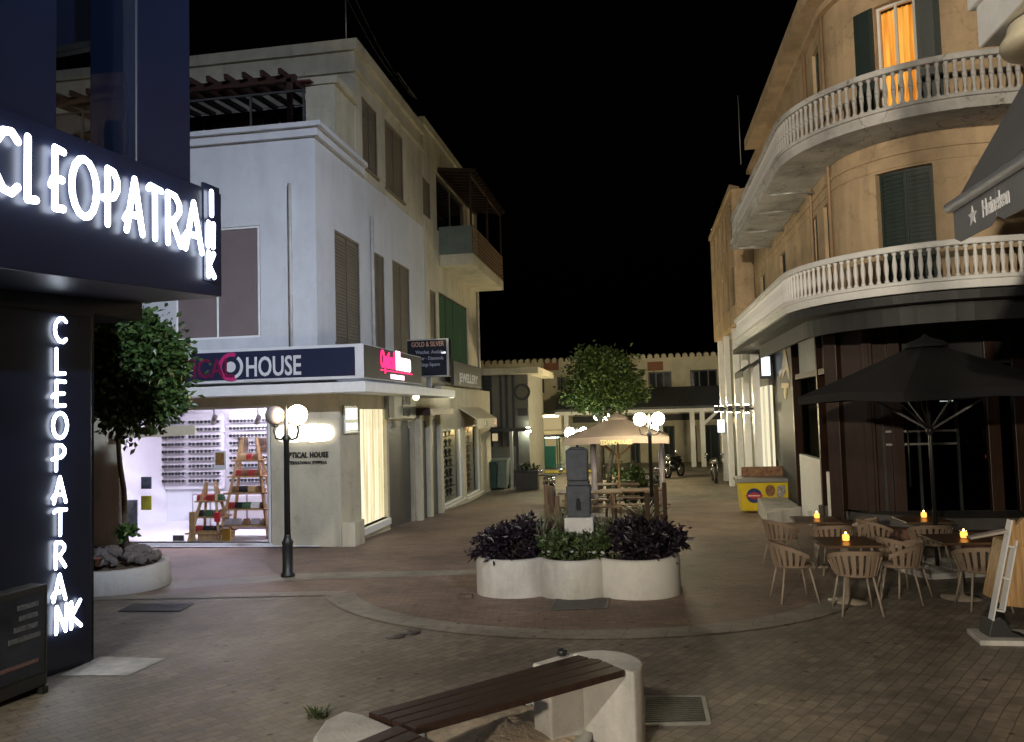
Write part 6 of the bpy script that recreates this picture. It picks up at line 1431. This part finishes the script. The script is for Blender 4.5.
for px, py in ((575, 380), (630, 375), (600, 355), (585, 400), (640, 400), (565, 405)): mb.tube([b0_.lerp(top, .8), b0_.lerp(top, .95).lerp(tq(px, py), .4), tq(px, py)], [.06, .045, .015], 6)
mb.build('trunk', M['bark'], tt)
cw = MB(); leaves(cw, tq(602, 381), (1.3, 1.2, 1.12), 9000, .14, 31, 70, .33, .8); leaves(cw, tq(582, 400), (.75, .7, .42), 1700, .13, 32, 16, .33); leaves(cw, tq(626, 394), (.7, .7, .5), 1600, .13, 33, 16, .33); leaves(cw, tq(604, 360), (.7, .7, .42), 1300, .13, 34, 14, .33)
cw.build('crown', M['leaf2'], tt)
def motorbike():
    t = thing('motorbike', 'x', 'motorbike', (0, 0, 0), local=True)
    for y in (-.62, .62):
        mb = MB(); mb.tube([(0, y + .29 * math.cos(a * PI / 10), .3 + .29 * math.sin(a * PI / 10)) for a in range(21)], .06, 8, False); w = mb.build('wheel', M['rubber'], t)
        mb = MB(); mb.tube([(-.06, y, .3), (.06, y, .3)], .16, 14); mb.build('rim', M['chrome'], w)
    mb = MB(); mb.sphere((0, -.1, .78), .24, 14, (.75, 1.3, .75)); mb.sphere((0, .42, .72), .22, 12, (.7, 1.5, .5)); mb.sphere((0, -.02, .45), .24, 12, (.8, 1.2, .9)); mb.build('body', M['bike_paint'], t)
    MB().sphere((0, .3, .87), .2, 12, (.75, 1.8, .35)).build('seat', M['rubber'], t)
    mb = MB(); mb.tube([(-.08, -.62, .3), (-.07, -.42, .95)], .03); mb.tube([(.08, -.62, .3), (.07, -.42, .95)], .03); mb.build('fork', M['chrome'], t)
    MB().tube([(-.38, -.28, 1.02), (-.25, -.4, 1.04), (0, -.42, 1.0), (.25, -.4, 1.04), (.38, -.28, 1.02)], .02).build('handlebar', M['black_metal'], t)
    MB().sphere((0, -.52, .88), .12, 12, (1, .8, 1)).build('headlight', M['chrome'], t)
    for s in (-1, 1): MB().sphere((s * .32, -.36, 1.16), .07, 8, (1.2, .4, .8)).build('mirror', M['chrome'], t)
    return t
mk = motorbike(); first = True
for px, Y, rz, lab in ((714, 33.5, 0, 'dark motorbike parked at the right end of the arcade, by the lit columns'), (674, 36, -30, 'dark motorbike parked side on beside the right end of the beige parasol'), (549, 24.5, 15, 'dark motorbike facing the camera left of the dark monument')):
    o = mk if first else dup(mk); first = False; o.location = (on_y(px, 470, Y).x, Y, gz(Y)); o.rotation_euler = (0, 0, R(rz)); o['label'] = lab; o['group'] = 'parked motorbikes'
p = on_y(651, 470, 25); mt = dup(mk, (p.x, 25, gz(25)), R(-20), 'dark motorbike half hidden behind the lamp post at the right of the parasol')

# ------------------------------------------------------------------ light
w = bpy.data.worlds.new('World'); sc.world = w; w.use_nodes = True; t = w.node_tree
bg = t.nodes['Background']; sky = N(t, 'ShaderNodeTexSky', sky_type='NISHITA'); sky.sun_disc = False; sky.sun_elevation = R(-4); sky.sun_rotation = R(200)
t.links.new(sky.outputs[0], bg.inputs[0]); bg.inputs[1].default_value = .02; sky_add = True
def area(name, loc, target, size, power, c, spread=180):
    l = bpy.data.lights.new(name, 'AREA'); l.shape = 'DISK'; l.size = size; l.energy = power; l.color = c; l.spread = R(spread)
    o = bpy.data.objects.new(name, l); col.objects.link(o); o.location = loc; o.rotation_euler = (Vector(target) - Vector(loc)).to_track_quat('-Z', 'Y').to_euler(); return o
# unseen pole lights added behind the camera to brighten facades and ground
def fill_lamp(x, y, h, label, power, c, target, spread=180):
    t = thing('fill_pole_light', label, 'fill light', (x, y, gz(y)), local=True)
    MB().lathe([(.12, 0), (.1, .6), (.07, h)], (0, 0, 0), 12).build('pole', M['grey_metal'], t)
    MB().box(-.15, .15, -.1, .5, h - .02, h + .1).build('head', M['grey_metal'], t)
    area('fill_pole_lamp', (x, y + .3, gz(y) + h - .1), target, .5, power, c, spread)
fill_lamp(-7.0, -18, 5.2, 'unseen warm pole light added behind the viewpoint to brighten the right facade', 800, (1, .86, .66), (4.5, 14, 8.6), 56)
fill_lamp(-2.6, -6, 7.0, 'unseen pole light added nearest behind the viewpoint as fill for the ground', 430, (1, .94, .78), (-4.5, 9, 0), 110)
fl = thing('fill_floodlight', 'unseen cool fill light added on a mast above the roof of the bar building', 'fill_floodlight', (6.8, -4.6, 5.0))  # added out of view to light the front of the corner building
MB().tube([(6.8, -4.6, 5.0), (6.8, -4.6, 12)], .06).build('mast', M['grey_metal'], fl); MB().box(6.55, 7.05, -4.75, -4.6, 12.02, 12.4).build('head', M['grey_metal'], fl)
area('fill_floodlight_lamp', (6.8, -4.4, 12), (-8.5, 15, 3.6), .5, 300, (.74, .83, 1), 42)

sc.view_settings.view_transform = 'Standard'; sc.view_settings.look = 'None'; sc.view_settings.exposure = 0; sc.view_settings.gamma = 1
sc.render.engine = 'CYCLES'
cy = sc.cycles; cy.use_denoising = True; cy.max_bounces = 6; cy.diffuse_bounces = 3; cy.glossy_bounces = 3; cy.transparent_max_bounces = 12; cy.transmission_bounces = 4; cy.sample_clamp_indirect = 4; cy.caustics_reflective = False; cy.caustics_refractive = False
cy.use_light_tree = True
try: cy.denoiser = 'OPENIMAGEDENOISE'
except Exception: pass
